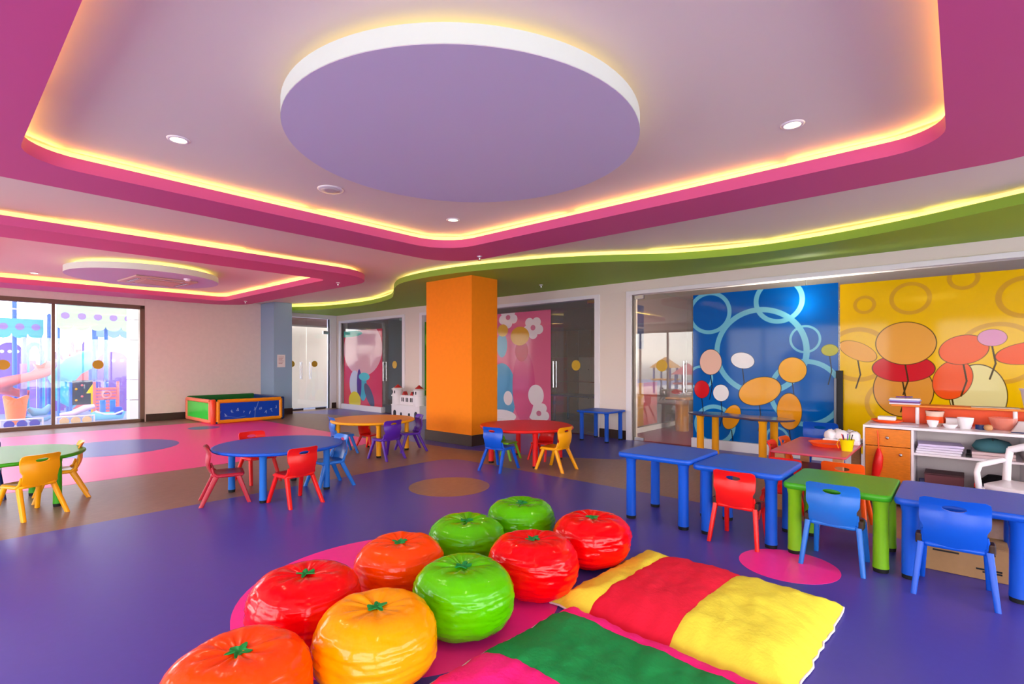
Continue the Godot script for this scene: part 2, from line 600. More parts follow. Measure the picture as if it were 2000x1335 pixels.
func led_piece(parent, run: Array, side: float, length: float, lights: bool):
	var st := SurfaceTool.new()
	st.begin(Mesh.PRIMITIVE_TRIANGLES)
	st.set_smooth_group(1)
	var y0 := HT + 0.008
	var y1 := HC - 0.008
	var out := []
	for i in run.size():
		var d: Vector2 = (run[mini(i + 1, run.size() - 1)] - run[maxi(i - 1, 0)]).normalized()
		out.append(run[i] + Vector2(-d.y, d.x) * side * 0.012)
	for i in run.size() - 1:
		var a: Vector2 = out[i]
		var b: Vector2 = out[i + 1]
		quad(st, Vector3(a.x, y0, a.y), Vector3(b.x, y0, b.y), Vector3(b.x, y1, b.y), Vector3(a.x, y1, a.y))
		var c: Vector2 = run[i]
		var e: Vector2 = run[i + 1]
		quad(st, Vector3(c.x, y0, c.y), Vector3(a.x, y0, a.y), Vector3(b.x, y0, b.y), Vector3(e.x, y0, e.y))
		quad(st, Vector3(a.x, y1, a.y), Vector3(c.x, y1, c.y), Vector3(e.x, y1, e.y), Vector3(b.x, y1, b.y))
	st.generate_normals()
	part(parent, "led_strip", st.commit(), M.led)
	if lights and length > 0.2:
		var p: Vector2 = run[0]
		var q: Vector2 = run[run.size() - 1]
		var m: Vector2 = (out[0] + out[out.size() - 1]) / 2.0
		var dd := (q - p).normalized()
		var nn := Vector2(-dd.y, dd.x) * side
		var l := AreaLight3D.new()
		l.name = "led_light"
		l.area_size = Vector2(maxf(p.distance_to(q) * 0.92, 0.05), 0.04)
		l.light_color = Color(1.0, 0.88, 0.42)
		l.light_energy = 0.055 * length
		l.area_range = 20.0
		l.shadow_enabled = true
		var at := Vector3(m.x + nn.x * 0.006, (y0 + y1) / 2.0, m.y + nn.y * 0.006)
		parent.add_child(l, true)
		l.look_at_from_position(at, at + Vector3(nn.x, 0.25, nn.y), Vector3.UP)

func build_ceiling():
	var c := structure("ceiling")
	box(c, "ceiling_slab", M.ceiling, Vector3(XL - 0.2, HC, ZB - 0.2), Vector3(XR + 0.2, HC + 0.2, ZF + 0.2), 0.002)
	# two pink rings, each with a round disc inside
	ring(c, rrect(-0.3, 5.02, -5.53, 0.75, [0.6, 0.6, 0.6, 0.62]), rrect(0.4, 4.38, -4.96, -0.07, [0.3, 0.3, 0.34, 0.5]),
		rrect(-0.18, 4.90, -5.41, 0.63, [0.5, 0.5, 0.5, 0.52]), rrect(0.28, 4.50, -5.08, 0.05, [0.4, 0.4, 0.44, 0.6]))
	ring(c, rrect(-0.3, 5.13, -13.65, -7.43, [0.8, 0.6, 0.6, 0.75]), rrect(0.3, 4.5, -12.78, -8.17, [0.15, 0.3, 0.3, 0.22]),
		rrect(-0.18, 5.01, -13.53, -7.55, [0.7, 0.5, 0.5, 0.65]), rrect(0.18, 4.62, -12.9, -8.05, [0.25, 0.4, 0.4, 0.32]), -8.2)
	disc(c, 2.37, -2.49, 1.13)
	disc(c, 2.45, -10.45, 1.07)
	# green wave along the glazed wall
	var e := green_edge()
	var slab := e.duplicate()
	slab.append(Vector2(XR, 4.98))
	slab.append(Vector2(XR, -14.18))
	slab.append(Vector2(6.41, -14.18))
	var g = part(c, "green_wave_soffit", prism(slab, HS, HT), M.green_paint)
	var inset := PackedVector2Array()
	for i in e.size():
		var d := (e[mini(i + 1, e.size() - 1)] - e[maxi(i - 1, 0)]).normalized()
		inset.append(e[i] - Vector2(-d.y, d.x) * 0.12)
	var core := inset.duplicate()
	core.append(Vector2(XR, 4.98))
	core.append(Vector2(XR, -13.9))
	part(g, "cove_core", prism(core, HT, HC), M.ceiling)
	strip(g, inset, 1.0, false, true)

func ring(c, outer, inner, core_out, core_in, lit_from := 0.0):
	var r = part(c, "pink_ring_soffit", ring_mesh(outer, inner, HS, HT), M.pink_paint)
	part(r, "cove_core", ring_mesh(core_out, core_in, HT, HC), M.ceiling)
	strip(r, core_in, 1.0, true, true)
	if lit_from != 0.0:
		# tape on the outer edge too, along the side towards the middle of the room
		var run := PackedVector2Array()
		for k in core_out.size():
			var p: Vector2 = core_out[(k + 27) % core_out.size()]
			if p.y > lit_from:
				run.append(p)
		strip(r, run, -1.0, false, true)

func disc(c, x: float, z: float, r: float):
	var l := circle(0, 0, r, 96)
	var d = part(c, "round_disc", loft([level(l, HS + 0.003), level(l, HT)], false, true), M.disc_edge, Vector3(x, 0, z))
	part(d, "lavender_face", loft([level(l, HS, 0.999), level(l, HS + 0.003, 0.999)]), M.lavender)
	var k := circle(0, 0, r - 0.14, 96)
	part(d, "cove_core", loft([level(k, HT), level(k, HC)]), M.ceiling)
	strip(d, k, -1.0, true, true)

func build_ceiling_fittings():
	var spots := [[1.18, -4.21, "beside the pink ring's left end"], [3.82, -0.85, "on the right of the large lavender disc"], [3.86, -4.26, "in the far corner of the large pink ring"], [1.23, -8.55, "left, inside the far pink ring's near edge"], [1.24, -12.35, "nearest the window, inside the far pink ring"], [3.95, -8.6, "in the far pink ring's right near corner"]]
	for s in spots:
		downlight(s[0], s[1], HC, "small round recessed downlight " + s[2])
	for s in [[0.9, -0.6, "at the large ring's corner above the camera"], [-1.8, -9.5, "near the left wall by the far ring"], [-1.8, -3.0, "near the left wall by the large ring"]]:
		downlight(s[0], s[1], HC, "round recessed downlight " + s[2])
	# cassette of the air conditioner in the far disc
	var a := thing("air_conditioner_cassette", "beige square air conditioner cassette in the far lavender disc", "air conditioner", Vector3(2.63, HS, -10.48), 4.0)
	var plate := mat(rgb(214, 180, 160), 0.5)
	box(a, "face_plate", plate, Vector3(-0.46, -0.03, -0.46), Vector3(0.46, 0.0, 0.46), 0.012)
	box(a, "intake_grille", plate, Vector3(-0.26, -0.042, -0.26), Vector3(0.26, -0.03, 0.26), 0.006)
	for s in 4:
		var arm := Node3D.new()
		var b = box(a, "air_slot", M.black, Vector3(-0.27, -0.0325, 0.33), Vector3(0.27, -0.029, 0.39), 0.001)
		b.position = b.position.rotated(Vector3.UP, s * PI / 2)
		b.rotation.y = s * PI / 2
		for q in 2:
			var fl = box(a, "louvre", M.white_plastic, Vector3(-0.27, -0.036, 0.345 + q * 0.026), Vector3(0.27, -0.031, 0.353 + q * 0.026), 0.001)
			fl.position = fl.position.rotated(Vector3.UP, s * PI / 2)
			fl.rotation.y = s * PI / 2
		arm.free()
	# round ceiling speaker
	var sp := thing("ceiling_speaker", "round white ceiling speaker between the large disc and pink ring", "speaker", Vector3(2.44, HC, -4.36))
	part(sp, "rim", lathe([[0.09, -0.012], [0.105, -0.012], [0.115, -0.004], [0.115, 0.0]], 32), M.white_plastic)
	part(sp, "grille", lathe([[0.05, -0.017], [0.085, -0.013], [0.088, -0.008]], 32), mat(rgb(205, 198, 196), 0.6))
	var heads := [[7.37, -5.76, HS, "under the green soffit beyond the orange pillar"], [4.86, -4.84, HS, "at the large pink ring's far corner"], [4.8, -8.32, HS, "at the far pink ring's right corner"], [4.82, -12.4, HS, "under the far pink ring nearest the blue column"]]
	for s in heads:
		var k := thing("sprinkler", "small steel fire sprinkler " + s[3], "sprinkler", Vector3(s[0], s[2], s[1]))
		part(k, "escutcheon", lathe([[0.02, -0.012], [0.035, -0.004], [0.035, 0.0]], 16), M.white_plastic)
		part(k, "body", lathe([[0.006, -0.05], [0.012, -0.035], [0.010, -0.012]], 12), M.steel)
		part(k, "deflector", lathe([[0.022, -0.055], [0.022, -0.052], [0.004, -0.05]], 16), M.steel)
	var sd := thing("smoke_detector", "small white smoke detector beside the far disc's cassette", "smoke detector", Vector3(2.9, HS, -9.86))
	part(sd, "base", lathe([[0.055, -0.02], [0.06, -0.012], [0.06, 0.0]], 20), M.white_plastic)
	part(sd, "sensor", lathe([[0.025, -0.04], [0.04, -0.034], [0.042, -0.02]], 20), M.white_plastic)

func downlight(x: float, z: float, y: float, label: String):
	var d := thing("downlight", label, "downlight", Vector3(x, y, z), 0.0, "recessed downlights")
	part(d, "rim", lathe([[0.052, -0.008], [0.062, -0.010], [0.072, -0.004], [0.074, 0.0]], 28, [], false, false), M.white_plastic)
	part(d, "lamp_lens", lathe([[0.052, -0.004], [0.052, -0.002]], 28), M.lamp)
	var l := SpotLight3D.new()
	l.name = "lamp_light"
	l.position = Vector3(0, -0.02, 0)
	l.rotation_degrees = Vector3(-90, 0, 0)
	l.spot_angle = 60.0
	l.spot_range = 20.0
	l.spot_attenuation = 2.0
	l.light_color = Color(1.0, 0.9, 0.72)
	l.light_energy = 0.5
	l.light_size = 0.05
	l.shadow_enabled = true
	d.add_child(l)

# ---------------------------------------------------------------- right wall
func build_right_wall():
	var w := structure("wall_right")
	# openings: z from, z to
	var ops := [[-13.92, -10.91], [-10.1, -5.09], [-4.34, 1.3]]
	box(w, "beam", M.pier, Vector3(XR, 2.61, ZB), Vector3(XR + 0.2, HC, ZF + 0.2), 0.002)
	var z0 := ZB
	for o in ops:
		box(w, "pier", M.pier, Vector3(XR, 0, z0), Vector3(XR + 0.2, 2.61, o[0]), 0.002)
		z0 = o[1]
	box(w, "pier", M.pier, Vector3(XR, 0, z0), Vector3(XR + 0.2, 2.61, ZF), 0.002)
	var bb := structure("baseboard_right")
	for k in [[-10.80, -10.21], [-5.0, -4.45], [1.42, ZF]]:
		box(bb, "board", M.skirting, Vector3(XR - 0.02, 0, k[0]), Vector3(XR, 0.16, k[1]))
	var n := 0
	for o in ops:
		n += 1
		var t := structure("trim_%d" % n)
		box(t, "head_casing", M.white_trim, Vector3(XR - 0.035, 2.545, o[0] - 0.1), Vector3(XR + 0.15, 2.612, o[1] + 0.1), 0.003)
		for s in [[o[0] - 0.1, o[0]], [o[1], o[1] + 0.1]]:
			box(t, "side_casing", M.white_trim, Vector3(XR - 0.035, 0, s[0]), Vector3(XR + 0.15, 2.545, s[1]), 0.003)
	# low white kerbs under the fixed panes
	for k in [[-13.92, -11.87], [-10.1, -6.13], [-3.28, 1.3]]:
		n += 1
		var t := structure("trim_%d" % n)
		box(t, "kerb", M.white_trim, Vector3(XR - 0.01, 0, k[0]), Vector3(XR + 0.12, 0.15, k[1]), 0.004)
	# fixed clear panes above and behind the printed films
	n = 6
	for k in [[-13.92, -11.87], [-10.1, -6.13], [-3.28, -1.25], [-1.25, 1.3]]:
		n += 1
		var win := structure("window_%d" % n)
		box(win, "glass_pane", M.glass, Vector3(XR + 0.05, 0.15, k[0] + 0.003), Vector3(XR + 0.06, 2.545, k[1] - 0.003), 0.001)
	# printed films, flat prints on the panes
	var lb := "mural"
	mural(-13.86, -11.90, 2.30, tex_far(), "faded red and white printed panel by the glass door", lb)
	mural(-10.08, -8.70, 2.38, tex_green(), "green printed panel half hidden by the orange pillar", lb)
	mural(-8.69, -6.15, 2.42, tex_pink(), "pink printed panel with white flowers behind the red table", lb)
	mural(-3.27, -1.26, 2.45, tex_blue(), "large blue printed panel with pale blue rings", lb)
	mural(-1.24, 1.28, 2.42, tex_yellow(), "large yellow printed panel with tan rings above the desk", lb)
	# glass doors
	glass_door(2, -11.87, -10.91, -11.80, -11.34)
	glass_door(3, -6.13, -5.09, -6.06, -5.55)
	glass_door(4, -4.34, -3.28, -3.41, -3.81)
	ball_lamp(Vector3(XR + 0.24, 2.19, -1.69))
	# dark gap and push bar between the blue and yellow panels
	var gp := thing("dark_panel_strip", "dark narrow door edge strip between the blue and yellow panels", "door edge", Vector3(XR, 0, -1.25))
	box(gp, "strip", M.black, Vector3(-0.005, 0.15, -0.03), Vector3(0.035, 1.25, 0.05))
	box(gp, "rail", M.dark_steel, Vector3(-0.03, 0.5, -0.05), Vector3(-0.008, 1.15, -0.02))

func ball_lamp(at: Vector3):
	# woven ball lamp hanging in the room behind, close to the blue film, shining through it
	var t := thing("ball_lamp", "round woven ball lamp glowing through the blue panel", "lamp", at)
	var bulb := mat(rgb(255, 250, 235), 0.5)
	bulb.emission_enabled = true
	bulb.emission = Color(1.0, 0.95, 0.85)
	bulb.emission_energy_multiplier = 26.0
	part(t, "globe_light", lathe([[0.01, -0.17], [0.1, -0.137], [0.16, -0.06], [0.17, 0.0], [0.16, 0.06], [0.1, 0.137], [0.01, 0.17]], 24), bulb)
	part(t, "cord", tube([Vector3(0, 0.17, 0), Vector3(0, 2.8 - at.y, 0)], 0.006, 6), M.black)
	var l := OmniLight3D.new()
	l.name = "lamp_light"
	l.light_energy = 0.8
	l.light_size = 0.16
	l.omni_range = 20.0
	l.omni_attenuation = 2.0
	l.light_color = Color(1.0, 0.95, 0.85)
	l.shadow_enabled = true
	t.add_child(l)

func glass_door(num: int, z0: float, z1: float, hz: float, sz: float):
	var d := structure("door_%d" % num)
	box(d, "glass_leaf", M.glass, Vector3(XR + 0.05, 0.012, z0 + 0.006), Vector3(XR + 0.062, 2.53, z1 - 0.006), 0.001)
	pull_handle(d, Vector3(XR + 0.056, 1.13, hz), 0.52, true)
	part(d, "gold_sticker", loft([level(ngon(28, 0.1), 0), level(ngon(28, 0.1), 0.003)]), M.gold, Vector3(XR + 0.0495, 1.31, sz), Vector3(0, 0, 90))
	var hinge := z1 - 0.2 if hz < sz else z0 + 0.03
	for y in [[0.0, 0.06], [2.47, 2.54]]:
		box(d, "patch_fitting", M.steel, Vector3(XR + 0.03, y[0], hinge), Vector3(XR + 0.082, y[1], hinge + 0.17))

func mural(z0: float, z1: float, top: float, tex: ImageTexture, label: String, cat: String):
	var m := StandardMaterial3D.new()
	m.albedo_texture = tex
	m.backlight_enabled = true
	m.backlight = Color(0.35, 0.35, 0.35)
	m.roughness = 0.07
	m.metallic_specular = 0.3
	# a printed sheet: front face carries the print, u runs along +z as seen from the room
	var st := SurfaceTool.new()
	st.begin(Mesh.PRIMITIVE_TRIANGLES)
	var x := 0.0
	var b := 0.15
	var vs := [Vector3(x, b, z0), Vector3(x, b, z1), Vector3(x, top, z1), Vector3(x, top, z0)]
	var us := [Vector2(0, 1), Vector2(1, 1), Vector2(1, 0), Vector2(0, 0)]
	for k in [0, 2, 1, 0, 3, 2]:
		st.set_normal(Vector3(-1, 0, 0))
		st.set_uv(us[k])
		st.add_vertex(vs[k])
	var back := 0.004
	for q in [[0, 1], [1, 2], [2, 3], [3, 0]]:
		var a: Vector3 = vs[q[0]]
		var c: Vector3 = vs[q[1]]
		var o := Vector3(back, 0, 0)
		var nn := (c - a).cross(Vector3(1, 0, 0)).normalized()
		for k in [[a, us[q[0]]], [c, us[q[1]]], [c + o, us[q[1]]], [a, us[q[0]]], [c + o, us[q[1]]], [a + o, us[q[0]]]]:
			st.set_normal(nn)
			st.set_uv(k[1])
			st.add_vertex(k[0])
	var o := single("printed_mural_panel", st.commit(), m, label, cat, Vector3(XR + 0.045, 0, 0))
	return o

# prints: plain shapes only. Coordinates run 0..1 across and down.
func canvas(w: int, h: int, c: Color) -> Image:
	var im := Image.create(w, h, false, Image.FORMAT_RGB8)
	im.fill(c)
	return im

func oval(im: Image, cx: float, cy: float, rx: float, ry: float, c: Color, hole := 0.0, tilt := 0.0):
	# rx and ry as parts of the width; hole > 0 leaves a ring
	var w := im.get_width()
	var h := im.get_height()
	var px := cx * w
	var py := cy * h
	var a := rx * w
	var b := ry * w
	var m := int(maxf(a, b)) + 2
	var co := cos(tilt)
	var si := sin(tilt)
	for y in range(maxi(0, int(py) - m), mini(h, int(py) + m)):
		for x in range(maxi(0, int(px) - m), mini(w, int(px) + m)):
			var dx := x + 0.5 - px
			var dy := y + 0.5 - py
			var u := (dx * co + dy * si) / a
			var v := (-dx * si + dy * co) / b
			var q := sqrt(u * u + v * v)
			var cover := clampf((1.0 - q) * minf(a, b) + 0.5, 0.0, 1.0)
			if hole > 0.0:
				cover *= clampf((q - hole) * minf(a, b) + 0.5, 0.0, 1.0)
			if cover > 0.0:
				im.set_pixel(x, y, im.get_pixel(x, y).lerp(c, cover))

func stroke(im: Image, pts: Array, r: float, c: Color):
	for i in pts.size() - 1:
		var a := Vector2(pts[i][0], pts[i][1])
		var b := Vector2(pts[i + 1][0], pts[i + 1][1])
		var n := int(a.distance_to(b) * im.get_width() / maxf(r * im.get_width() * 0.5, 1.0)) + 1
		for k in n + 1:
			var p := a.lerp(b, float(k) / n)
			oval(im, p.x, p.y, r, r, c)

func petal_flower(im: Image, x: float, y: float, r: float, c: Color, mid: Color):
	for k in 5:
		var t := TAU * k / 5 + 0.3
		oval(im, x + cos(t) * r * 0.62, y + sin(t) * r * 0.62 * im.get_width() / im.get_height(), r * 0.45, r * 0.45, c)
	oval(im, x, y, r * 0.25, r * 0.25, mid)

func balloon(im: Image, x: float, y: float, rx: float, ry: float, c: Color, line: Color, tilt := 0.0):
	var k := float(im.get_width()) / im.get_height()
	stroke(im, [[x, y + ry * k], [x + 0.012, y + ry * k + 0.09], [x - 0.008, y + ry * k + 0.17]], 0.003, line)
	oval(im, x, y, rx * 1.03, ry * 1.03, line, 0.0, tilt)
	oval(im, x, y, rx, ry, c, 0.0, tilt)

func done(im: Image) -> ImageTexture:
	im.generate_mipmaps()
	return ImageTexture.create_from_image(im)

func tex_blue() -> ImageTexture:
	var im := canvas(520, 600, rgb(0, 92, 178))
	var p := rgb(112, 190, 214)
	for r in [[0.13, 0.13, 0.17, 0.82], [0.5, 0.40, 0.33, 0.88], [0.63, 0.08, 0.17, 0.80], [0.80, 0.33, 0.10, 0.84], [0.80, 0.66, 0.24, 0.86], [0.17, 0.90, 0.16, 0.80], [0.62, 0.95, 0.08, 0.78], [0.06, 0.58, 0.1, 0.8]]:
		oval(im, r[0], r[1], r[2], r[2], p, r[3])
	var k := rgb(30, 30, 40)
	balloon(im, 0.14, 0.47, 0.085, 0.10, rgb(240, 196, 176), k)
	balloon(im, 0.07, 0.66, 0.06, 0.07, rgb(214, 30, 40), k)
	balloon(im, 0.38, 0.46, 0.085, 0.06, rgb(240, 238, 240), k, 0.2)
	balloon(im, 0.22, 0.68, 0.06, 0.065, rgb(240, 238, 240), k)
	balloon(im, 0.50, 0.66, 0.15, 0.10, rgb(244, 168, 30), k, -0.35)
	balloon(im, 0.72, 0.52, 0.09, 0.09, rgb(246, 178, 40), k)
	balloon(im, 0.70, 0.78, 0.08, 0.13, rgb(240, 160, 28), k)
	balloon(im, 0.30, 0.84, 0.06, 0.10, rgb(240, 160, 28), k, 0.4)
	balloon(im, 0.95, 0.40, 0.05, 0.04, rgb(176, 176, 30), k)
	return done(im)

func tex_yellow() -> ImageTexture:
	var im := canvas(640, 600, rgb(238, 190, 6))
	var p := rgb(212, 160, 40)
	for r in [[0.11, 0.13, 0.05, 0.68], [0.30, 0.11, 0.085, 0.78], [0.71, 0.14, 0.10, 0.78], [0.08, 0.42, 0.15, 0.84], [0.62, 0.42, 0.15, 0.86], [0.24, 0.70, 0.13, 0.84], [0.84, 0.62, 0.10, 0.8], [0.90, 0.90, 0.14, 0.84], [0.5, 0.02, 0.06, 0.7]]:
		oval(im, r[0], r[1], r[2], r[2], p, r[3])
	var k := rgb(70, 50, 20)
	balloon(im, 0.27, 0.62, 0.12, 0.14, rgb(222, 150, 56), k)
	balloon(im, 0.27, 0.50, 0.125, 0.07, rgb(208, 28, 40), k)
	balloon(im, 0.28, 0.36, 0.12, 0.11, rgb(236, 168, 70), k)
	balloon(im, 0.08, 0.40, 0.09, 0.045, rgb(236, 168, 70), k, 0.5)
	balloon(im, 0.55, 0.64, 0.10, 0.15, rgb(230, 218, 150), k)
	balloon(im, 0.46, 0.56, 0.07, 0.10, rgb(240, 88, 30), k, 0.3)
	balloon(im, 0.50, 0.40, 0.09, 0.07, rgb(240, 92, 34), k, -0.3)
	balloon(im, 0.72, 0.42, 0.11, 0.05, rgb(240, 84, 28), k, -0.2)
	balloon(im, 0.60, 0.34, 0.05, 0.04, rgb(222, 150, 190), k)
	return done(im)

func tex_pink() -> ImageTexture:
	var im := canvas(500, 520, rgb(224, 110, 150))
	var wht := rgb(240, 232, 238)
	for r in [[0.55, 0.04, 0.10], [0.82, 0.15, 0.10], [0.88, 0.92, 0.10], [0.12, 0.12, 0.09], [0.3, 0.5, 0.08], [0.10, 0.8, 0.1]]:
		petal_flower(im, r[0], r[1], r[2], wht, rgb(214, 130, 160))
	oval(im, 0.48, 0.76, 0.16, 0.30, rgb(92, 168, 214))
	oval(im, 0.72, 0.68, 0.12, 0.34, rgb(216, 84, 138))
	oval(im, 0.70, 0.36, 0.07, 0.10, rgb(196, 30, 84))
	oval(im, 0.68, 0.22, 0.10, 0.09, rgb(222, 170, 60))
	oval(im, 0.48, 0.30, 0.06, 0.12, rgb(110, 176, 210))
	oval(im, 0.49, 0.16, 0.06, 0.06, rgb(226, 180, 70))
	oval(im, 0.34, 0.56, 0.09, 0.2, rgb(226, 206, 110))
	oval(im, 0.85, 0.76, 0.08, 0.1, wht)
	oval(im, 0.55, 0.80, 0.05, 0.07, wht)
	oval(im, 0.48, 0.97, 0.16, 0.06, wht)
	return done(im)

func tex_far() -> ImageTexture:
	var im := canvas(360, 400, rgb(214, 70, 96))
	oval(im, 0.5, 0.25, 0.5, 0.4, rgb(226, 176, 186))
	oval(im, 0.52, 0.76, 0.10, 0.2, rgb(70, 176, 200))
	oval(im, 0.30, 0.72, 0.14, 0.2, rgb(200, 206, 226))
	oval(im, 0.42, 0.72, 0.06, 0.22, rgb(84, 60, 140))
	oval(im, 0.30, 0.95, 0.16, 0.14, rgb(226, 206, 70))
	oval(im, 0.68, 0.86, 0.08, 0.2, rgb(86, 92, 120), 0.0, -0.6)
	oval(im, 0.55, 0.62, 0.14, 0.06, rgb(80, 200, 214))
	oval(im, 0.1, 0.04, 0.4, 0.05, rgb(80, 190, 170))
	return done(im)

func tex_green() -> ImageTexture:
	var im := canvas(240, 400, rgb(56, 132, 34))
	for r in [[0.2, 0.2, 0.2], [0.7, 0.4, 0.3], [0.3, 0.75, 0.25], [0.8, 0.85, 0.2]]:
		oval(im, r[0], r[1], r[2], r[2], rgb(104, 172, 60), 0.8)
	return done(im)

# ---------------------------------------------------------------- rooms behind the glass, playground
func build_back_rooms():
	var dark := mat(rgb(120, 104, 96), 0.7)
	var f := structure("floor")
	box(f, "floor_slab", mat(rgb(120, 40, 70), 0.4), Vector3(XR, -0.2, ZB - 0.2), Vector3(11.6, -0.001, ZF), 0.002)
	var c := structure("ceiling")
	box(c, "ceiling_slab", mat(rgb(190, 180, 176), 0.8), Vector3(XR + 0.2, 2.8, ZB - 0.2), Vector3(11.6, HC + 0.2, ZF), 0.002)
	var w := structure("wall_far")
	box(w, "wall_panel", dark, Vector3(11.4, 0, ZB - 0.2), Vector3(11.6, 2.8, ZF), 0.002)
	var we := structure("wall_end")
	box(we, "wall_panel", dark, Vector3(XR + 0.2, 0, ZB - 0.2), Vector3(11.4, 2.8, ZB), 0.002)
	var wn := structure("wall_near")
	box(wn, "wall_panel", dark, Vector3(XR + 0.2, 0, 1.5), Vector3(11.4, 2.8, 1.7), 0.002)
	var p := structure("wall_partition")
	box(p, "wall_panel", mat(rgb(140, 118, 116), 0.7), Vector3(XR + 0.2, 0, -4.9), Vector3(11.4, 2.8, -4.7), 0.002)
	box(p, "wall_panel", mat(rgb(40, 70, 84), 0.7), Vector3(XR + 0.2, 0, -10.6), Vector3(11.4, 2.8, -10.4), 0.002)
	box(p, "skirting", M.white_trim, Vector3(XR + 0.2, 0, -4.7), Vector3(11.4, 0.1, -4.68))
	# play posters and board on the partition, seen through the door
	var po := thing("wall_poster", "yellow and red poster low on the wall behind the glass door", "poster", Vector3(9.3, 0.55, -4.69))
	box(po, "sheet", mat(rgb(190, 56, 30), 0.3), Vector3(-0.05, -0.42, 0), Vector3(0.55, 0.42, 0.008), 0.002)
	box(po, "yellow_half", mat(rgb(200, 140, 24), 0.3), Vector3(-0.55, -0.42, 0), Vector3(-0.05, 0.42, 0.008), 0.002)
	var bb := thing("wall_board", "dark blue board high on the wall behind the glass door", "board", Vector3(9.02, 2.05, -4.69))
	box(bb, "board", mat(rgb(14, 44, 104), 0.4), Vector3(-0.2, -0.42, 0), Vector3(0.2, 0.42, 0.03))
	box(bb, "ledge", mat(rgb(120, 120, 140), 0.4), Vector3(-0.2, -0.03, 0.03), Vector3(0.2, 0.0, 0.06))
	var cu := thing("curtain", "mustard curtain hanging in the dark room behind the glass door", "curtain", Vector3(11.2, 0, -3.9))
	var l := PackedVector2Array()
	for i in 25:
		l.append(Vector2(0.03 * sin(i * 1.6), -0.5 + i / 24.0))
	for i in 25:
		l.append(Vector2(0.03 * sin((24 - i) * 1.6) + 0.02, 0.5 - i / 24.0))
	part(cu, "cloth", prism(l, 0.02, 2.7), mat(rgb(150, 110, 20), 0.9))
	part(cu, "rail", tube([Vector3(0, 2.72, -0.55), Vector3(0, 2.72, 0.55)], 0.015, 8), M.dark_steel)
	var st := thing("pedestal_table", "small table on a gold drum leg behind the glass door", "table", Vector3(9.95, 0, -4.2))
	part(st, "drum_leg", lathe([[0.13, 0.0], [0.13, 0.6], [0.15, 0.64]], 28, [1]), mat(rgb(196, 130, 20), 0.3, 0.3))
	box(st, "tabletop", M.wood, Vector3(-0.35, 0.64, -0.2), Vector3(0.35, 0.68, 0.3), 0.01)
	var bx := thing("carton", "grey carton with a red oval on the pedestal table", "carton", Vector3(9.95, 0.68, -4.2))
	box(bx, "body", mat(rgb(150, 138, 140), 0.7), Vector3(-0.25, 0, -0.15), Vector3(0.25, 0.22, 0.15), 0.004)
	part(bx, "red_oval", loft([level(ngon(24, 0.05, 0.11), 0), level(ngon(24, 0.05, 0.11), 0.003)]), mat(rgb(170, 24, 40), 0.4), Vector3(-0.25, 0.11, 0), Vector3(0, 0, 90))
	# cupboards in the next room
	var cols := [rgb(130, 84, 36), rgb(150, 40, 40), rgb(130, 92, 50), rgb(206, 190, 170), rgb(206, 190, 170)]
	for i in 5:
		var k := thing("cupboard", ["brown cupboard at the pink panel's end", "cupboard with a red middle door behind the glass", "plain brown cupboard behind the round gold sticker", "cupboard with cream doors behind the glass", "cream cupboard nearest the pier, behind the glass"][i], "cupboard", Vector3(11.05, 0, -8.3 + i * 0.36), 0.0, "cupboards in the back room")
		var wood := mat(rgb(120, 80, 40), 0.5)
		box(k, "carcass", wood, Vector3(0, 0, -0.18), Vector3(0.3, 2.2, 0.18))
		for r in [[0.06, 0.86, cols[i]], [0.88, 1.5, cols[i]], [1.52, 2.18, rgb(120, 80, 40)]]:
			var d = box(k, "door", mat(r[2], 0.45), Vector3(-0.02, r[0], -0.175), Vector3(0, r[1], 0.175))
			part(d, "knob", lathe([[0.008, 0], [0.014, 0.01], [0.012, 0.02]], 10), M.dark_steel, Vector3(-0.01, 0, 0.13), Vector3(0, 0, 90))
	var dt := thing("dark_table", "dark blue table in the room behind the pink panel", "table", Vector3(10.0, 0, -6.6))
	box(dt, "tabletop", M.plastic_navy, Vector3(-0.35, 0.58, -0.7), Vector3(0.35, 0.62, 0.7), 0.01)
	for q in [[-0.28, -0.6], [0.28, -0.6], [-0.28, 0.6], [0.28, 0.6]]:
		part(dt, "leg", lathe([[0.03, 0], [0.03, 0.58]], 12), M.plastic_navy, Vector3(q[0], 0, q[1]))

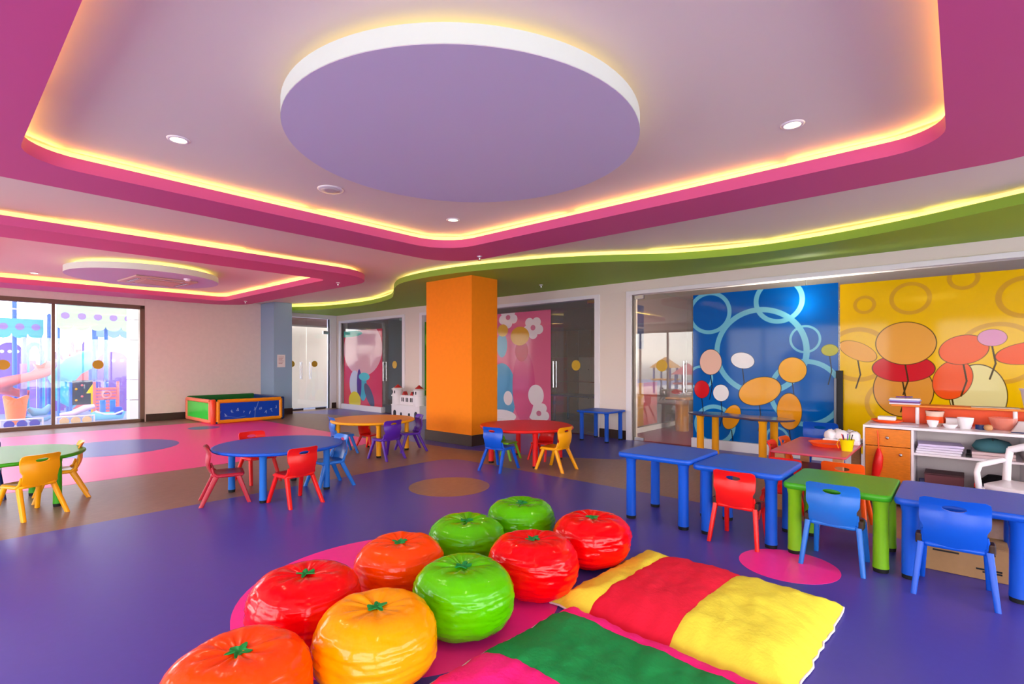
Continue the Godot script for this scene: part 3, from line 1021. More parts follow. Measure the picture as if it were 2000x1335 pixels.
func build_playground():
	var g := structure("ground")
	box(g, "paving", mat(rgb(128, 140, 172), 0.7), Vector3(-25, -0.25, -45), Vector3(25, -0.06, ZB - 0.2), 0.002)
	box(g, "paving", mat(rgb(226, 218, 208), 0.8), Vector3(-25, -0.25, ZB - 0.2), Vector3(XL - 0.2, -0.06, 25), 0.002)
	box(g, "paving", mat(rgb(226, 218, 208), 0.8), Vector3(XL - 0.2, -0.25, ZF + 0.2), Vector3(25, -0.06, 25), 0.002)
	var y := -0.06
	var cyan := mat(rgb(60, 190, 214), 0.35)
	var violet := mat(rgb(140, 110, 190), 0.4)
	var salmon := mat(rgb(240, 120, 120), 0.4)
	var tower_blue := mat(rgb(60, 120, 210), 0.4)
	# blue posts of the climbing frame
	var k := 0
	for p in [[1.53, -19.15, 3.2], [1.74, -19.3, 2.5], [2.2, -18.9, 2.7], [3.02, -18.0, 2.55], [3.3, -18.1, 2.65]]:
		var t := thing("playground_post", ["tall blue post left of the window mullion", "shorter blue post beside the tall one outside", "blue post behind the window mullion outside", "blue post left of the purple wall outside", "blue post right before the purple wall outside"][k], "post", Vector3(p[0], y, p[1]), 0.0, "climbing frame posts")
		part(t, "shaft", lathe([[0.05, 0], [0.05, p[2]]], 16), tower_blue)
		part(t, "cap", lathe([[0.06, p[2]], [0.06, p[2] + 0.03], [0.02, p[2] + 0.07]], 16), tower_blue)
		part(t, "collar", lathe([[0.065, 0.9], [0.065, 0.98]], 16), mat(rgb(70, 90, 170), 0.4))
		k += 1
	# scalloped canopies with round spots
	k = 0
	for p in [[3.06, 2.36, -17.75, 1.7, 0.55], [1.62, 2.15, -19.0, 0.95, 0.4], [3.75, 2.25, -19.5, 0.9, 0.4]]:
		var t := thing("scalloped_canopy", ["pale green scalloped canopy with lilac spots outside", "teal scalloped canopy between the blue posts outside", "pale scalloped canopy beyond the purple wall outside"][k], "canopy", Vector3(p[0], p[1], p[2]))
		var o := PackedVector2Array([Vector2(p[3] / 2, p[4]), Vector2(-p[3] / 2, p[4])])
		var n := int(p[3] / 0.3)
		for i in n:
			for j in 7:
				var a := PI + PI * j / 6.0
				o.append(Vector2(-p[3] / 2 + (i + 0.5) * p[3] / n + cos(a) * p[3] / n / 2, sin(a) * 0.13))
		part(t, "valance", upright(o, 0.05), mat([rgb(180, 220, 170), rgb(90, 190, 190), rgb(150, 190, 214)][k], 0.5))
		for i in n:
			part(t, "spot", loft([level(ngon(20, 0.09), 0), level(ngon(20, 0.09), 0.01)]), mat(rgb(150, 130, 200), 0.5), Vector3(-p[3] / 2 + (i + 0.5) * p[3] / n, p[4] * 0.45, 0.0), Vector3(90, 0, 0))
		for e in [-1, 1]:
			part(t, "pole", tube([Vector3(e * (p[3] / 2 - 0.05), 0.1, -0.08), Vector3(e * (p[3] / 2 - 0.05), y - p[1], -0.08)], 0.03, 8), tower_blue)
		k += 1
	# purple play walls with portholes
	k = 0
	for p in [[1.5, -20.0, 0.55, 2.0], [2.48, -20.2, 0.4, 1.75], [3.56, -18.6, 0.72, 1.75]]:
		var t := thing("play_wall", ["purple arched play wall at the window's left edge", "small purple arched wall behind the mullion", "large purple play wall with white portholes outside"][k], "play wall", Vector3(p[0], y, p[1]))
		var o := PackedVector2Array([Vector2(-p[2] / 2, 0), Vector2(p[2] / 2, 0)])
		for j in 13:
			var a := PI * j / 12.0
			o.append(Vector2(cos(a) * p[2] / 2, p[3] - 0.3 + sin(a) * 0.3))
		part(t, "panel", upright(o, 0.08), violet)
		for i in 3:
			part(t, "porthole", loft([level(ngon(18, 0.045), 0), level(ngon(18, 0.045), 0.02)]), M.white_plastic, Vector3((i - 1) * p[2] * 0.28, p[3] - 0.26, 0.0), Vector3(90, 0, 0))
		k += 1
	var lf := thing("lilac_fence", "long lilac battlemented fence behind the playground", "fence", Vector3(2.2, y, -21.4))
	for i in 14:
		box(lf, "fence_panel", mat([rgb(150, 124, 196), rgb(128, 134, 206)][i % 2], 0.5), Vector3(-3.5 + i * 0.5, 0, -0.03), Vector3(-3.01 + i * 0.5, 1.5 if i % 2 == 0 else 1.3, 0.03), 0.01)
	# arch and tube slide
	var ar := thing("play_arch", "cyan arch of the climbing frame outside the window", "arch", Vector3(1.96, y, -19.5))
	var path := []
	for j in 17:
		var a := PI * j / 16.0
		path.append(Vector3(cos(a) * 0.16, 1.65 + sin(a) * 0.3, 0))
	path.push_front(Vector3(0.16, 0, 0))
	path.push_back(Vector3(-0.16, 0, 0))
	part(ar, "arch_tube", tube(path, 0.06, 10), cyan)
	var ts := thing("tube_slide", "large cyan tube slide outside the right window pane", "slide", Vector3(2.75, y, -19.0))
	part(ts, "tube", tube([Vector3(0.45, 1.55, -0.3), Vector3(0.25, 1.5, 0), Vector3(-0.1, 1.3, 0.3), Vector3(-0.35, 0.95, 0.45), Vector3(-0.3, 0.6, 0.6), Vector3(0.0, 0.42, 0.7)], [0.26, 0.28, 0.28, 0.28, 0.28, 0.3], 20), cyan)
	part(ts, "support", tube([Vector3(-0.2, 0, 0.45), Vector3(-0.2, 0.7, 0.45)], 0.05, 10), tower_blue)
	part(ts, "support", tube([Vector3(0.4, 0, -0.25), Vector3(0.4, 1.3, -0.25)], 0.05, 10), tower_blue)
	# spiral slide
	var ss := thing("spiral_slide", "salmon pink spiral slide outside the left window pane", "slide", Vector3(1.62, y, -18.2))
	var secs := []
	for j in 29:
		var a := -0.6 + j * 0.2
		var c := Vector3(cos(a) * 0.42, 1.25 - j * 0.028, sin(a) * 0.42)
		var out := Vector3(cos(a), 0, sin(a))
		var lp := PackedVector3Array()
		for q in [[-0.2, 0.16], [-0.17, 0.16], [-0.12, 0.03], [0.1, 0.03], [0.17, 0.22], [0.2, 0.22], [0.13, 0.0], [-0.14, 0.0]]:
			lp.append(c + out * q[0] + Vector3(0, q[1], 0))
		secs.append(lp)
	part(ss, "chute", loft(secs), salmon)
	part(ss, "column", lathe([[0.07, 0], [0.07, 1.4]], 16), violet)
	# red castle front
	var cf := thing("castle_front", "pale red battlemented front behind the cyan tube slide", "play wall", Vector3(3.15, y, -20.6))
	var o2 := PackedVector2Array([Vector2(-0.3, 0), Vector2(0.3, 0), Vector2(0.3, 1.85)])
	for j in 4:
		o2.append(Vector2(0.3 - j * 0.15 - 0.0, 1.85 if j % 2 == 0 else 1.72))
		o2.append(Vector2(0.3 - j * 0.15 - 0.15, 1.85 if j % 2 == 0 else 1.72))
	part(cf, "wall", upright(o2, 0.08), salmon)
	for e in [-0.22, 0.05]:
		part(cf, "turret", lathe([[0.05, 1.6], [0.05, 2.0], [0.01, 2.1]], 12), violet, Vector3(e, 0, 0.02))
	# slatted play house
	var ph := thing("play_house", "pink slatted play house with a round porthole outside", "play house", Vector3(3.14, y, -17.2))
	for i in 8:
		box(ph, "slat", salmon, Vector3(-0.24, 0.1 + i * 0.085, -0.02), Vector3(0.24, 0.165 + i * 0.085, 0.02), 0.008)
	for e in [-0.25, 0.25]:
		box(ph, "upright", salmon, Vector3(e - 0.03, 0, -0.03), Vector3(e + 0.03, 0.92, 0.03), 0.01)
	part(ph, "porthole_ring", ring_mesh(ngon(24, 0.11), ngon(24, 0.075), 0.0, 0.03), mat(rgb(244, 150, 150), 0.4), Vector3(0, 0.58, 0.025), Vector3(90, 0, 0))
	# rocking boat
	var rb := thing("rocking_boat", "blue and white rocking boat with seats outside the window", "rocker", Vector3(3.0, y, -16.2))
	part(rb, "rocker_base", tube([Vector3(-0.3, 0.2, 0), Vector3(-0.22, 0.06, 0), Vector3(0, 0.03, 0), Vector3(0.22, 0.06, 0), Vector3(0.3, 0.2, 0)], [0.03, 0.06, 0.07, 0.06, 0.03], 12, 2.2), mat(rgb(110, 200, 230), 0.3))
	for e in [-0.1, 0.1]:
		box(rb, "seat_back", mat(rgb(30, 130, 214), 0.3), Vector3(e - 0.06, 0.12, -0.1), Vector3(e + 0.06, 0.48, -0.04), 0.02)
	box(rb, "bow_seat", mat(rgb(20, 90, 210), 0.3), Vector3(0.12, 0.1, -0.08), Vector3(0.28, 0.3, 0.08), 0.03)
	part(rb, "side_trim", tube([Vector3(-0.28, 0.22, 0.13), Vector3(-0.1, 0.14, 0.15), Vector3(0.1, 0.13, 0.15), Vector3(0.28, 0.2, 0.13)], 0.022, 8), M.white_plastic)
	# orange tub
	var tb := thing("play_tub", "orange wavy-rimmed tub outside the left window pane", "tub", Vector3(1.33, y, -16.4))
	var tl := []
	for q in [[0.15, 0.0], [0.19, 0.4], [0.22, 0.62], [0.19, 0.62], [0.16, 0.4], [0.12, 0.1]]:
		var lp := PackedVector3Array()
		for i in 24:
			var a := TAU * i / 24
			lp.append(Vector3(cos(a) * q[0], q[1] + (0.05 * sin(a * 2 + 0.5) if q[1] > 0.5 else 0.0), sin(a) * q[0]))
		tl.append(lp)
	part(tb, "tub", loft(tl, true, true, [2, 3]), mat(rgb(252, 130, 80), 0.4))
	# rocker horse like shape
	var rk := thing("spring_rocker", "pale blue animal-shaped rocker beside the orange tub outside", "rocker", Vector3(1.76, y, -16.6))
	part(rk, "body", tube([Vector3(-0.2, 0.34, 0), Vector3(-0.1, 0.24, 0), Vector3(0.08, 0.24, 0), Vector3(0.2, 0.4, 0)], [0.05, 0.1, 0.09, 0.05], 12), mat(rgb(120, 180, 214), 0.4))
	part(rk, "rocker_base", tube([Vector3(-0.25, 0.14, 0), Vector3(-0.12, 0.06, 0), Vector3(0.12, 0.06, 0), Vector3(0.25, 0.14, 0)], [0.03, 0.05, 0.05, 0.03], 10, 1.0), mat(rgb(100, 170, 210), 0.4))
	# climbing board and yellow flag
	var cb := thing("climbing_board", "dark climbing board on a blue post outside the window", "climbing board", Vector3(2.72, y, -17.75))
	box(cb, "board", mat(rgb(40, 60, 80), 0.5), Vector3(-0.2, 0.3, -0.02), Vector3(0.22, 0.95, 0.02), 0.01)
	box(cb, "post", tower_blue, Vector3(-0.27, 0, -0.04), Vector3(-0.2, 0.92, 0.04), 0.02)
	for i in 5:
		part(cb, "hold", lathe([[0.03, 0], [0.026, 0.03], [0.01, 0.04]], 10), [M.plastic_yellow, salmon, cyan][i % 3], Vector3(-0.12 + (i % 3) * 0.12, 0.42 + i * 0.1, 0.02), Vector3(90, 0, 0))
	single("flag_board", upright(PackedVector2Array([Vector2(0.0, 0.62), Vector2(0.16, 0.9), Vector2(0.16, 0.0), Vector2(0.1, 0.0), Vector2(0.1, 0.62)]), 0.03), mat(rgb(250, 220, 20), 0.4), "yellow pennant-shaped board beside the pink slatted house outside", "board", Vector3(2.74, y + 0.0, -17.3))
	# crash mat
	var cm := thing("crash_mat", "pale pink wavy foam mat on the ground outside", "mat", Vector3(2.5, y, -16.9))
	part(cm, "mat", tube([Vector3(-0.34, 0.12, 0), Vector3(-0.1, 0.14, 0.02), Vector3(0.15, 0.26, 0), Vector3(0.34, 0.3, 0)], [0.06, 0.1, 0.12, 0.08], 12, 0.7), mat(rgb(236, 200, 220), 0.6))
	# low barriers with round discs by the glass
	k = 0
	for p in [[1.33, rgb(20, 70, 190)], [2.22, rgb(246, 206, 150)]]:
		var t := thing("disc_barrier", ["low barrier of blue discs just outside the glass", "low barrier of beige discs just outside the glass"][k], "barrier", Vector3(p[0], y, -15.2))
		part(t, "rail", tube([Vector3(-0.34, 0.2, 0), Vector3(0.34, 0.2, 0)], 0.018, 8), M.white_plastic)
		for i in 3:
			part(t, "disc", loft([level(ngon(24, 0.085), -0.02), level(ngon(24, 0.085), 0.02)]), mat(p[1], 0.4), Vector3((i - 1) * 0.2, 0.1, 0), Vector3(90, 0, 0))
		for e in [-0.33, 0.33]:
			part(t, "foot", tube([Vector3(e, 0.0, 0), Vector3(e, 0.21, 0)], 0.016, 8), M.white_plastic)
		k += 1
	# white stone column outside
	var wc := thing("stone_column", "white stone column outside the window's right edge", "column", Vector3(3.45, y, -15.7))
	for i in 6:
		box(wc, "stone_block", mat(rgb(236, 232, 226), 0.8), Vector3(-0.15, i * 0.5, -0.15), Vector3(0.15, i * 0.5 + 0.49, 0.15), 0.012)
	# outside the glass doors: a cream wall, a brown beam, planting
	var cw := thing("garden_wall", "cream garden wall outside the double glass doors", "wall", Vector3(8.3, y, -15.6), 0.0)
	box(cw, "wall", mat(rgb(244, 232, 206), 0.8), Vector3(-0.95, 0, -2.6), Vector3(1.6, 2.9, 0.0), 0.004)
	box(cw, "capping", M.white_trim, Vector3(-1.0, 2.9, -2.65), Vector3(1.65, 2.96, 0.05), 0.004)
	var bm := thing("porch_beam", "dark brown porch beam above the double glass doors", "beam", Vector3(7.2, 2.62, -15.0))
	box(bm, "beam", mat(rgb(72, 40, 34), 0.5), Vector3(-1.5, -0.14, -0.3), Vector3(1.6, 0.3, 0.3), 0.006)
	for e in [[-1.35, 0.0], [1.45, 0.0]]:
		box(bm, "post", mat(rgb(72, 40, 34), 0.5), Vector3(e[0] - 0.07, y - 2.62, -0.07), Vector3(e[0] + 0.07, -0.14, 0.07), 0.006)
	# white fabric shade roof over the playground
	var sr := thing("shade_roof", "white fabric shade roof over the playground outside", "shade roof", Vector3(1.2, y, -18.35))
	var cloth := mat(rgb(236, 232, 226), 0.9)
	cloth.backlight_enabled = true
	cloth.backlight = Color(0.25, 0.25, 0.25)
	var ro := PackedVector2Array([Vector2(-4.6, 3.55), Vector2(0, 4.1), Vector2(4.6, 3.55), Vector2(4.6, 3.6), Vector2(0, 4.16), Vector2(-4.6, 3.6)])
	part(sr, "fabric", upright(ro, 6.8), cloth, Vector3(0, 0, 3.4))
	for p in [[-4.4, -3.3], [4.4, -3.3], [-4.4, 3.2], [4.4, 3.2]]:
		part(sr, "post", lathe([[0.06, 0], [0.06, 3.6]], 12), M.white_plastic, Vector3(p[0], 0, p[1]))
	shrub(Vector3(6.85, y, -15.7), 0.7, "leafy green shrub outside the double glass doors")
	shrub(Vector3(6.75, y, -17.2), 1.1, "taller leafy shrub beyond the double glass doors")
	# more of the playground to the left of the building, seen mirrored in the glass
	k = 0
	for p in [[-6.5, -9.4, 0.9, salmon], [-7.2, -8.3, 1.5, cyan], [-6.8, -10.6, 1.2, M.plastic_yellow], [-7.6, -5.2, 1.6, violet]]:
		var t := thing("play_tower", ["salmon play tower mirrored in the glass door", "cyan play tower mirrored in the glass door", "yellow play tower mirrored in the glass door", "violet play tower outside the side windows"][k], "play tower", Vector3(p[0], y, p[1]))
		for e in [[-0.4, -0.4], [0.4, -0.4], [-0.4, 0.4], [0.4, 0.4]]:
			part(t, "post", lathe([[0.05, 0], [0.05, p[2]]], 10), tower_blue, Vector3(e[0], 0, e[1]))
		box(t, "deck", p[3], Vector3(-0.5, p[2] * 0.5, -0.5), Vector3(0.5, p[2] * 0.5 + 0.08, 0.5), 0.02)
		part(t, "roof", loft([level(ngon(4, 0.8, -1.0, PI / 4), p[2]), level(ngon(4, 0.05, -1.0, PI / 4), p[2] + 0.5)], true, true), p[3])
		k += 1

func shrub(at: Vector3, hgt: float, label: String):
	var t := thing("shrub", label, "shrub", at)
	var st := SurfaceTool.new()
	st.begin(Mesh.PRIMITIVE_TRIANGLES)
	for i in 420:
		var a := rng.randf() * TAU
		var e := rng.randf_range(0.1, 1.0)
		var r := hgt * 0.42 * sqrt(rng.randf()) * (1.2 - e * 0.6)
		var p := Vector3(cos(a) * r, e * hgt, sin(a) * r)
		var d := Vector3(rng.randf_range(-1, 1), rng.randf_range(-0.2, 1), rng.randf_range(-1, 1)).normalized()
		var s := d.cross(Vector3(rng.randf(), rng.randf(), rng.randf())).normalized() * 0.03
		st.add_vertex(p); st.add_vertex(p + d * 0.06 + s); st.add_vertex(p + d * 0.13)
		st.add_vertex(p); st.add_vertex(p + d * 0.13); st.add_vertex(p + d * 0.06 - s)
	st.generate_normals()
	var f = part(t, "foliage", st.commit(), mat(rgb(110, 190, 90), 0.7))
	f.set_meta("kind", "stuff")
	for i in 4:
		var a := TAU * i / 4.0
		part(t, "stem", tube([Vector3.ZERO, Vector3(cos(a) * 0.1, hgt * 0.5, sin(a) * 0.1), Vector3(cos(a) * 0.2, hgt * 0.9, sin(a) * 0.2)], [0.015, 0.012, 0.006], 6), M.wood)

func build_pillars():
	var p := thing("orange_pillar", "bright orange square pillar with a dark brown base", "pillar", Vector3(6.115, 0, -6.54))
	box(p, "shaft", M.orange_paint, Vector3(-0.305, 0, -0.575), Vector3(0.305, HS + 0.01, 0.575), 0.004)
	box(p, "base_board", M.skirting, Vector3(-0.325, 0, -0.595), Vector3(0.325, 0.18, 0.595), 0.004)
	var b := thing("blue_column", "pale blue square column beside the double glass doors", "column", Vector3(6.15, 0, -13.8))
	box(b, "shaft", M.blue_paint, Vector3(-0.24, 0, -0.395), Vector3(0.24, HC - 0.005, 0.4), 0.004)
	box(b, "base_board", M.skirting, Vector3(-0.255, 0, -0.395), Vector3(0.255, 0.16, 0.415), 0.004)
	var s := thing("paper_notice", "white paper notice on the pale blue column", "notice", Vector3(6.10, 1.41, -13.4 + 0.001))
	box(s, "sheet", M.paper, Vector3(-0.105, -0.165, 0), Vector3(0.105, 0.165, 0.004), 0.001)
	for i in 6:
		box(s, "print_line", mat(rgb(190, 150, 160), 0.8), Vector3(-0.07, 0.10 - i * 0.035, 0.004), Vector3(0.07 - (i % 3) * 0.02, 0.112 - i * 0.035, 0.005), 0.0004)

# ---------------------------------------------------------------- soft things
func bag_mesh(sd: int, r: float, hgt: float, lean: Vector2) -> ArrayMesh:
	var ss := []
	var n := 96
	var rows := 84
	for j in rows + 1:
		var t := float(j) / rows
		var a := -PI / 2 + PI * t
		var l := PackedVector3Array()
		for i in n:
			var ph := TAU * i / n
			var c := cos(a)
			var rad := r * signf(c) * pow(absf(c), 0.72)
			var y := hgt * (0.5 + 0.5 * signf(sin(a)) * pow(absf(sin(a)), 0.86))
			# tucked crown
			var crown := clampf(1.0 - rad / (r * 0.75), 0.0, 1.0) if a > 0 else 0.0
			y -= 0.036 * crown * crown * (3.0 - 2.0 * crown)
			if a > 0.3:
				var g := exp(-pow((rad / r - 0.32) / 0.28, 2.0))
				y += 0.003 * g * sin(ph * 9.0 + sd + 2.0 * noise.get_noise_2d(ph * 2.0 + sd, 3.0)) + 0.010 * g * noise.get_noise_3d(cos(ph) * 2.2 + sd, sin(ph) * 2.2, 1.0)
			# big soft dents, then long level creases in the stretched vinyl
			var q := Vector3(cos(ph), y * 3.0, sin(ph))
			var d := 0.016 * noise.get_noise_3d(q.x * 0.9 + sd * 3.1, q.y * 0.6, q.z * 0.9)
			var band := noise.get_noise_3d(q.x * 1.3 + sd, y * 38.0, q.z * 1.3)
			var ridge := 1.0 - 2.2 * absf(noise.get_noise_3d(q.x * 1.0 + sd * 5.0, y * 20.0, q.z * 1.0))
			d -= 0.007 * maxf(ridge - 0.55, 0.0) * clampf(1.2 - absf(a + 0.15) * 1.2, 0.0, 1.0)
			d += 0.009 * band * clampf(1.15 - absf(a) * 1.1, 0.0, 1.0)
			# seams between the six gores
			var gore := absf(fposmod(ph * 6.0 / TAU + sd * 0.37, 1.0) - 0.5) * TAU / 6.0 * r
			d -= 0.0035 * exp(-pow(gore / 0.006, 2.0)) * clampf(rad / r * 2.0 - 0.4, 0.0, 1.0)
			rad += d * clampf(rad / (r * 0.5), 0.0, 1.0)
			y = maxf(y + d * 0.3 * sin(a), 0.0)
			var sh := y / hgt
			l.append(Vector3(cos(ph) * rad + lean.x * sh, y, sin(ph) * rad + lean.y * sh))
		ss.append(l)
	return loft(ss, false, false)

func leaf_patch(sd: int, lean: Vector2, hgt: float) -> ArrayMesh:
	var l := PackedVector2Array()
	var n := 36
	for i in n:
		var t := TAU * i / n
		l.append(Vector2(cos(t), sin(t)) * (0.034 + 0.012 * cos(t * 5.0 + sd) + 0.004 * cos(t * 9.0 + sd * 2.0)))
	var ss := []
	for k in [[1.0, 0.0], [1.0, 0.005], [0.6, 0.003], [0.2, -0.003]]:
		var a := PackedVector3Array()
		for p in l:
			a.append(Vector3(p.x * k[0] + lean.x * 0.9, hgt - 0.030 + k[1] + 0.004 * sin(p.x * 90.0 + sd), p.y * k[0] + lean.y * 0.9))
		ss.append(a)
	return loft(ss, true, true, [1])

func build_beanbags():
	var bags := [
		["green", 2.893, -2.453, 0.256, 0.345, "shiny green tomato-shaped beanbag, farthest of its rows", 0],
		["red", 2.941, -1.873, 0.262, 0.345, "shiny red tomato-shaped beanbag nearest the blue tables", 1],
		["green", 2.375, -2.485, 0.256, 0.33, "shiny green tomato-shaped beanbag between orange and green ones", 2],
		["red", 2.341, -1.875, 0.263, 0.354, "shiny red tomato-shaped beanbag at the yellow cushion's corner", 3],
		["orange", 1.799, -2.457, 0.258, 0.34, "shiny orange tomato-shaped beanbag in the back row's middle", 4],
		["green", 1.79, -1.886, 0.256, 0.354, "shiny green tomato-shaped beanbag beside the pink-edged cushion", 5],
		["red", 1.215, -2.41, 0.264, 0.354, "shiny red tomato-shaped beanbag at the pink circle's left rim", 6],
		["yellow", 1.258, -1.875, 0.262, 0.336, "shiny amber yellow tomato-shaped beanbag in the front row", 7],
		["orange", 0.742, -1.975, 0.257, 0.34, "shiny orange tomato-shaped beanbag at the picture's bottom left", 8]]
	for b in bags:
		var t := thing("beanbag", b[5], "beanbag", Vector3(b[1], 0.002, b[2]), b[6] * 37.0, "tomato beanbags")
		var lean := Vector2(0.012 * cos(b[6] * 2.3), 0.012 * sin(b[6] * 1.7))
		part(t, "cover", bag_mesh(b[6], b[3], b[4], lean), M["vinyl_" + b[0]])
		part(t, "leaf_patch", leaf_patch(b[6], lean, b[4]), M.leaf)

func cushion_height(u: float, v: float, sx: float, sz: float, sd: float) -> Vector3:
	# u, v in 0..1; returns the top surface with puffed middle, gathered edge and folds
	var e: float = minf(minf(u, 1.0 - u) * sx, minf(v, 1.0 - v) * sz)
	var puff := 1.0 - exp(-e / 0.10)
	var x := (u - 0.5) * sx
	var z := (v - 0.5) * sz
	var y := 0.012 + 0.105 * puff
	y += 0.020 * noise.get_noise_3d(x * 1.6 + sd, z * 1.6, sd) * puff
	y += 0.018 * noise.get_noise_3d(x * 2.0 + sd, z * 7.0 + x * 2.0, sd + 4.0) * puff
	y += 0.010 * noise.get_noise_3d(x * 9.0 + z * 5.0, z * 3.0, sd + 8.0) * puff
	var ruff := exp(-e / 0.06)
	y += 0.008 * ruff * sin((x + z) * 70.0 + sd) * (1.0 - exp(-e / 0.012))
	# wandering outline
	var wob := 0.018 * noise.get_noise_2d(z * 3.0 + sd, 1.0) + 0.004 * sin(z * 47.0 + sd + 3.0 * sin(z * 9.0))
	var wob2 := 0.018 * noise.get_noise_2d(x * 3.0 + sd, 7.0) + 0.004 * sin(x * 47.0 + sd + 3.0 * sin(x * 9.0))
	x += wob * (absf(u - 0.5) * 2.0) * signf(u - 0.5)
	z += wob2 * (absf(v - 0.5) * 2.0) * signf(v - 0.5)
	return Vector3(x, y, z)

func cushion(label: String, at: Vector3, turn: float, sx: float, sz: float, bands: Array, along_x: bool, sd: float):
	var t := thing("floor_cushion", label, "cushion", at, turn, "striped floor cushions")
	var nu := 64
	for b in bands:
		var st := SurfaceTool.new()
		st.begin(Mesh.PRIMITIVE_TRIANGLES)
		st.set_smooth_group(1)
		var nv: int = maxi(4, int(64 * (b[1] - b[0])))
		for i in nu:
			for j in nv:
				var q := []
				for c in [[i, j], [i + 1, j], [i + 1, j + 1], [i, j + 1]]:
					var a: float = float(c[0]) / nu
					var w: float = lerpf(b[0], b[1], float(c[1]) / nv)
					var p: Vector3 = cushion_height(w, a, sx, sz, sd) if along_x else cushion_height(a, w, sx, sz, sd)
					var near: float = minf(absf(w - b[0]), absf(w - b[1])) * (sx if along_x else sz)
					if b[0] > 0.01 and absf(w - b[0]) < absf(w - b[1]) or b[1] < 0.99 and absf(w - b[1]) < absf(w - b[0]):
						p.y -= 0.010 * exp(-near / 0.02)
					q.append(p)
				if along_x:
					quad(st, q[0], q[1], q[2], q[3])
				else:
					quad(st, q[0], q[1], q[2], q[3])
		st.generate_normals()
		part(t, b[2] + "_stripe", st.commit(), M["cloth_" + b[2]])
	# underside and piping
	part(t, "underside", rbox(Vector3(sx - 0.04, 0.018, sz - 0.04), 0.008), M.cloth_white, Vector3(0, 0.009, 0))
	var path := []
	for k in 81:
		var s := k / 80.0 * 4.0
		var uv := Vector2(clampf(s, 0, 1), 0) if s < 1 else Vector2(1, clampf(s - 1, 0, 1)) if s < 2 else Vector2(1 - clampf(s - 2, 0, 1), 1) if s < 3 else Vector2(0, 1 - clampf(s - 3, 0, 1))
		path.append(cushion_height(uv.x, uv.y, sx, sz, sd) + Vector3(0, -0.003, 0))
	part(t, "piping", tube(path, 0.006, 6), M.cloth_white)

func build_mats():
	cushion("striped floor cushion in yellow, red and yellow beside the beanbags", Vector3(2.80, 0.003, -1.10), -2.0, 1.04, 1.22, [[0.0, 0.20, "yellow"], [0.20, 0.57, "red"], [0.57, 1.0, "yellow"]], false, 2.0)
	cushion("striped floor cushion in pink, green and pink, nearest the camera", Vector3(1.735, 0.003, -1.02), -3.0, 1.08, 1.24, [[0.0, 0.38, "pink"], [0.38, 0.86, "green"], [0.86, 1.0, "pink"]], true, 5.0)

# ---------------------------------------------------------------- tables
func table_top(loop: PackedVector2Array, h: float, th: float) -> ArrayMesh:
	return loft([level(loop, h - th, 0.95), level(loop, h - th + 0.004, 0.985), level(loop, h - th * 0.55, 1.0), level(loop, h - th * 0.2, 0.995), level(loop, h - 0.002, 0.982), level(loop, h, 0.965)], true, true, [])

func table(called: String, label: String, at: Vector3, turn: float, loop: PackedVector2Array, h: float, th: float, top_mat: Material, legs: Array, lr: float, leg_mat: Material, group := "", feet := true):
	var t := thing(called, label, "table", at, turn, group)
	part(t, "tabletop", table_top(loop, h, th), top_mat)
	for p in legs:
		var l = part(t, "leg", lathe([[lr * 1.06, 0.028 if feet else 0.0], [lr, 0.06], [lr * 0.97, h - th - 0.05], [lr * 1.2, h - th + 0.002]], 20), leg_mat, Vector3(p[0], 0, p[1]))
		if feet:
			part(l, "rubber_foot", lathe([[lr * 0.95, 0.0], [lr * 1.0, 0.03]], 20), M.rubber)
	return t

func four(dx: float, dz: float) -> Array:
	return [[-dx, -dz], [dx, -dz], [-dx, dz], [dx, dz]]

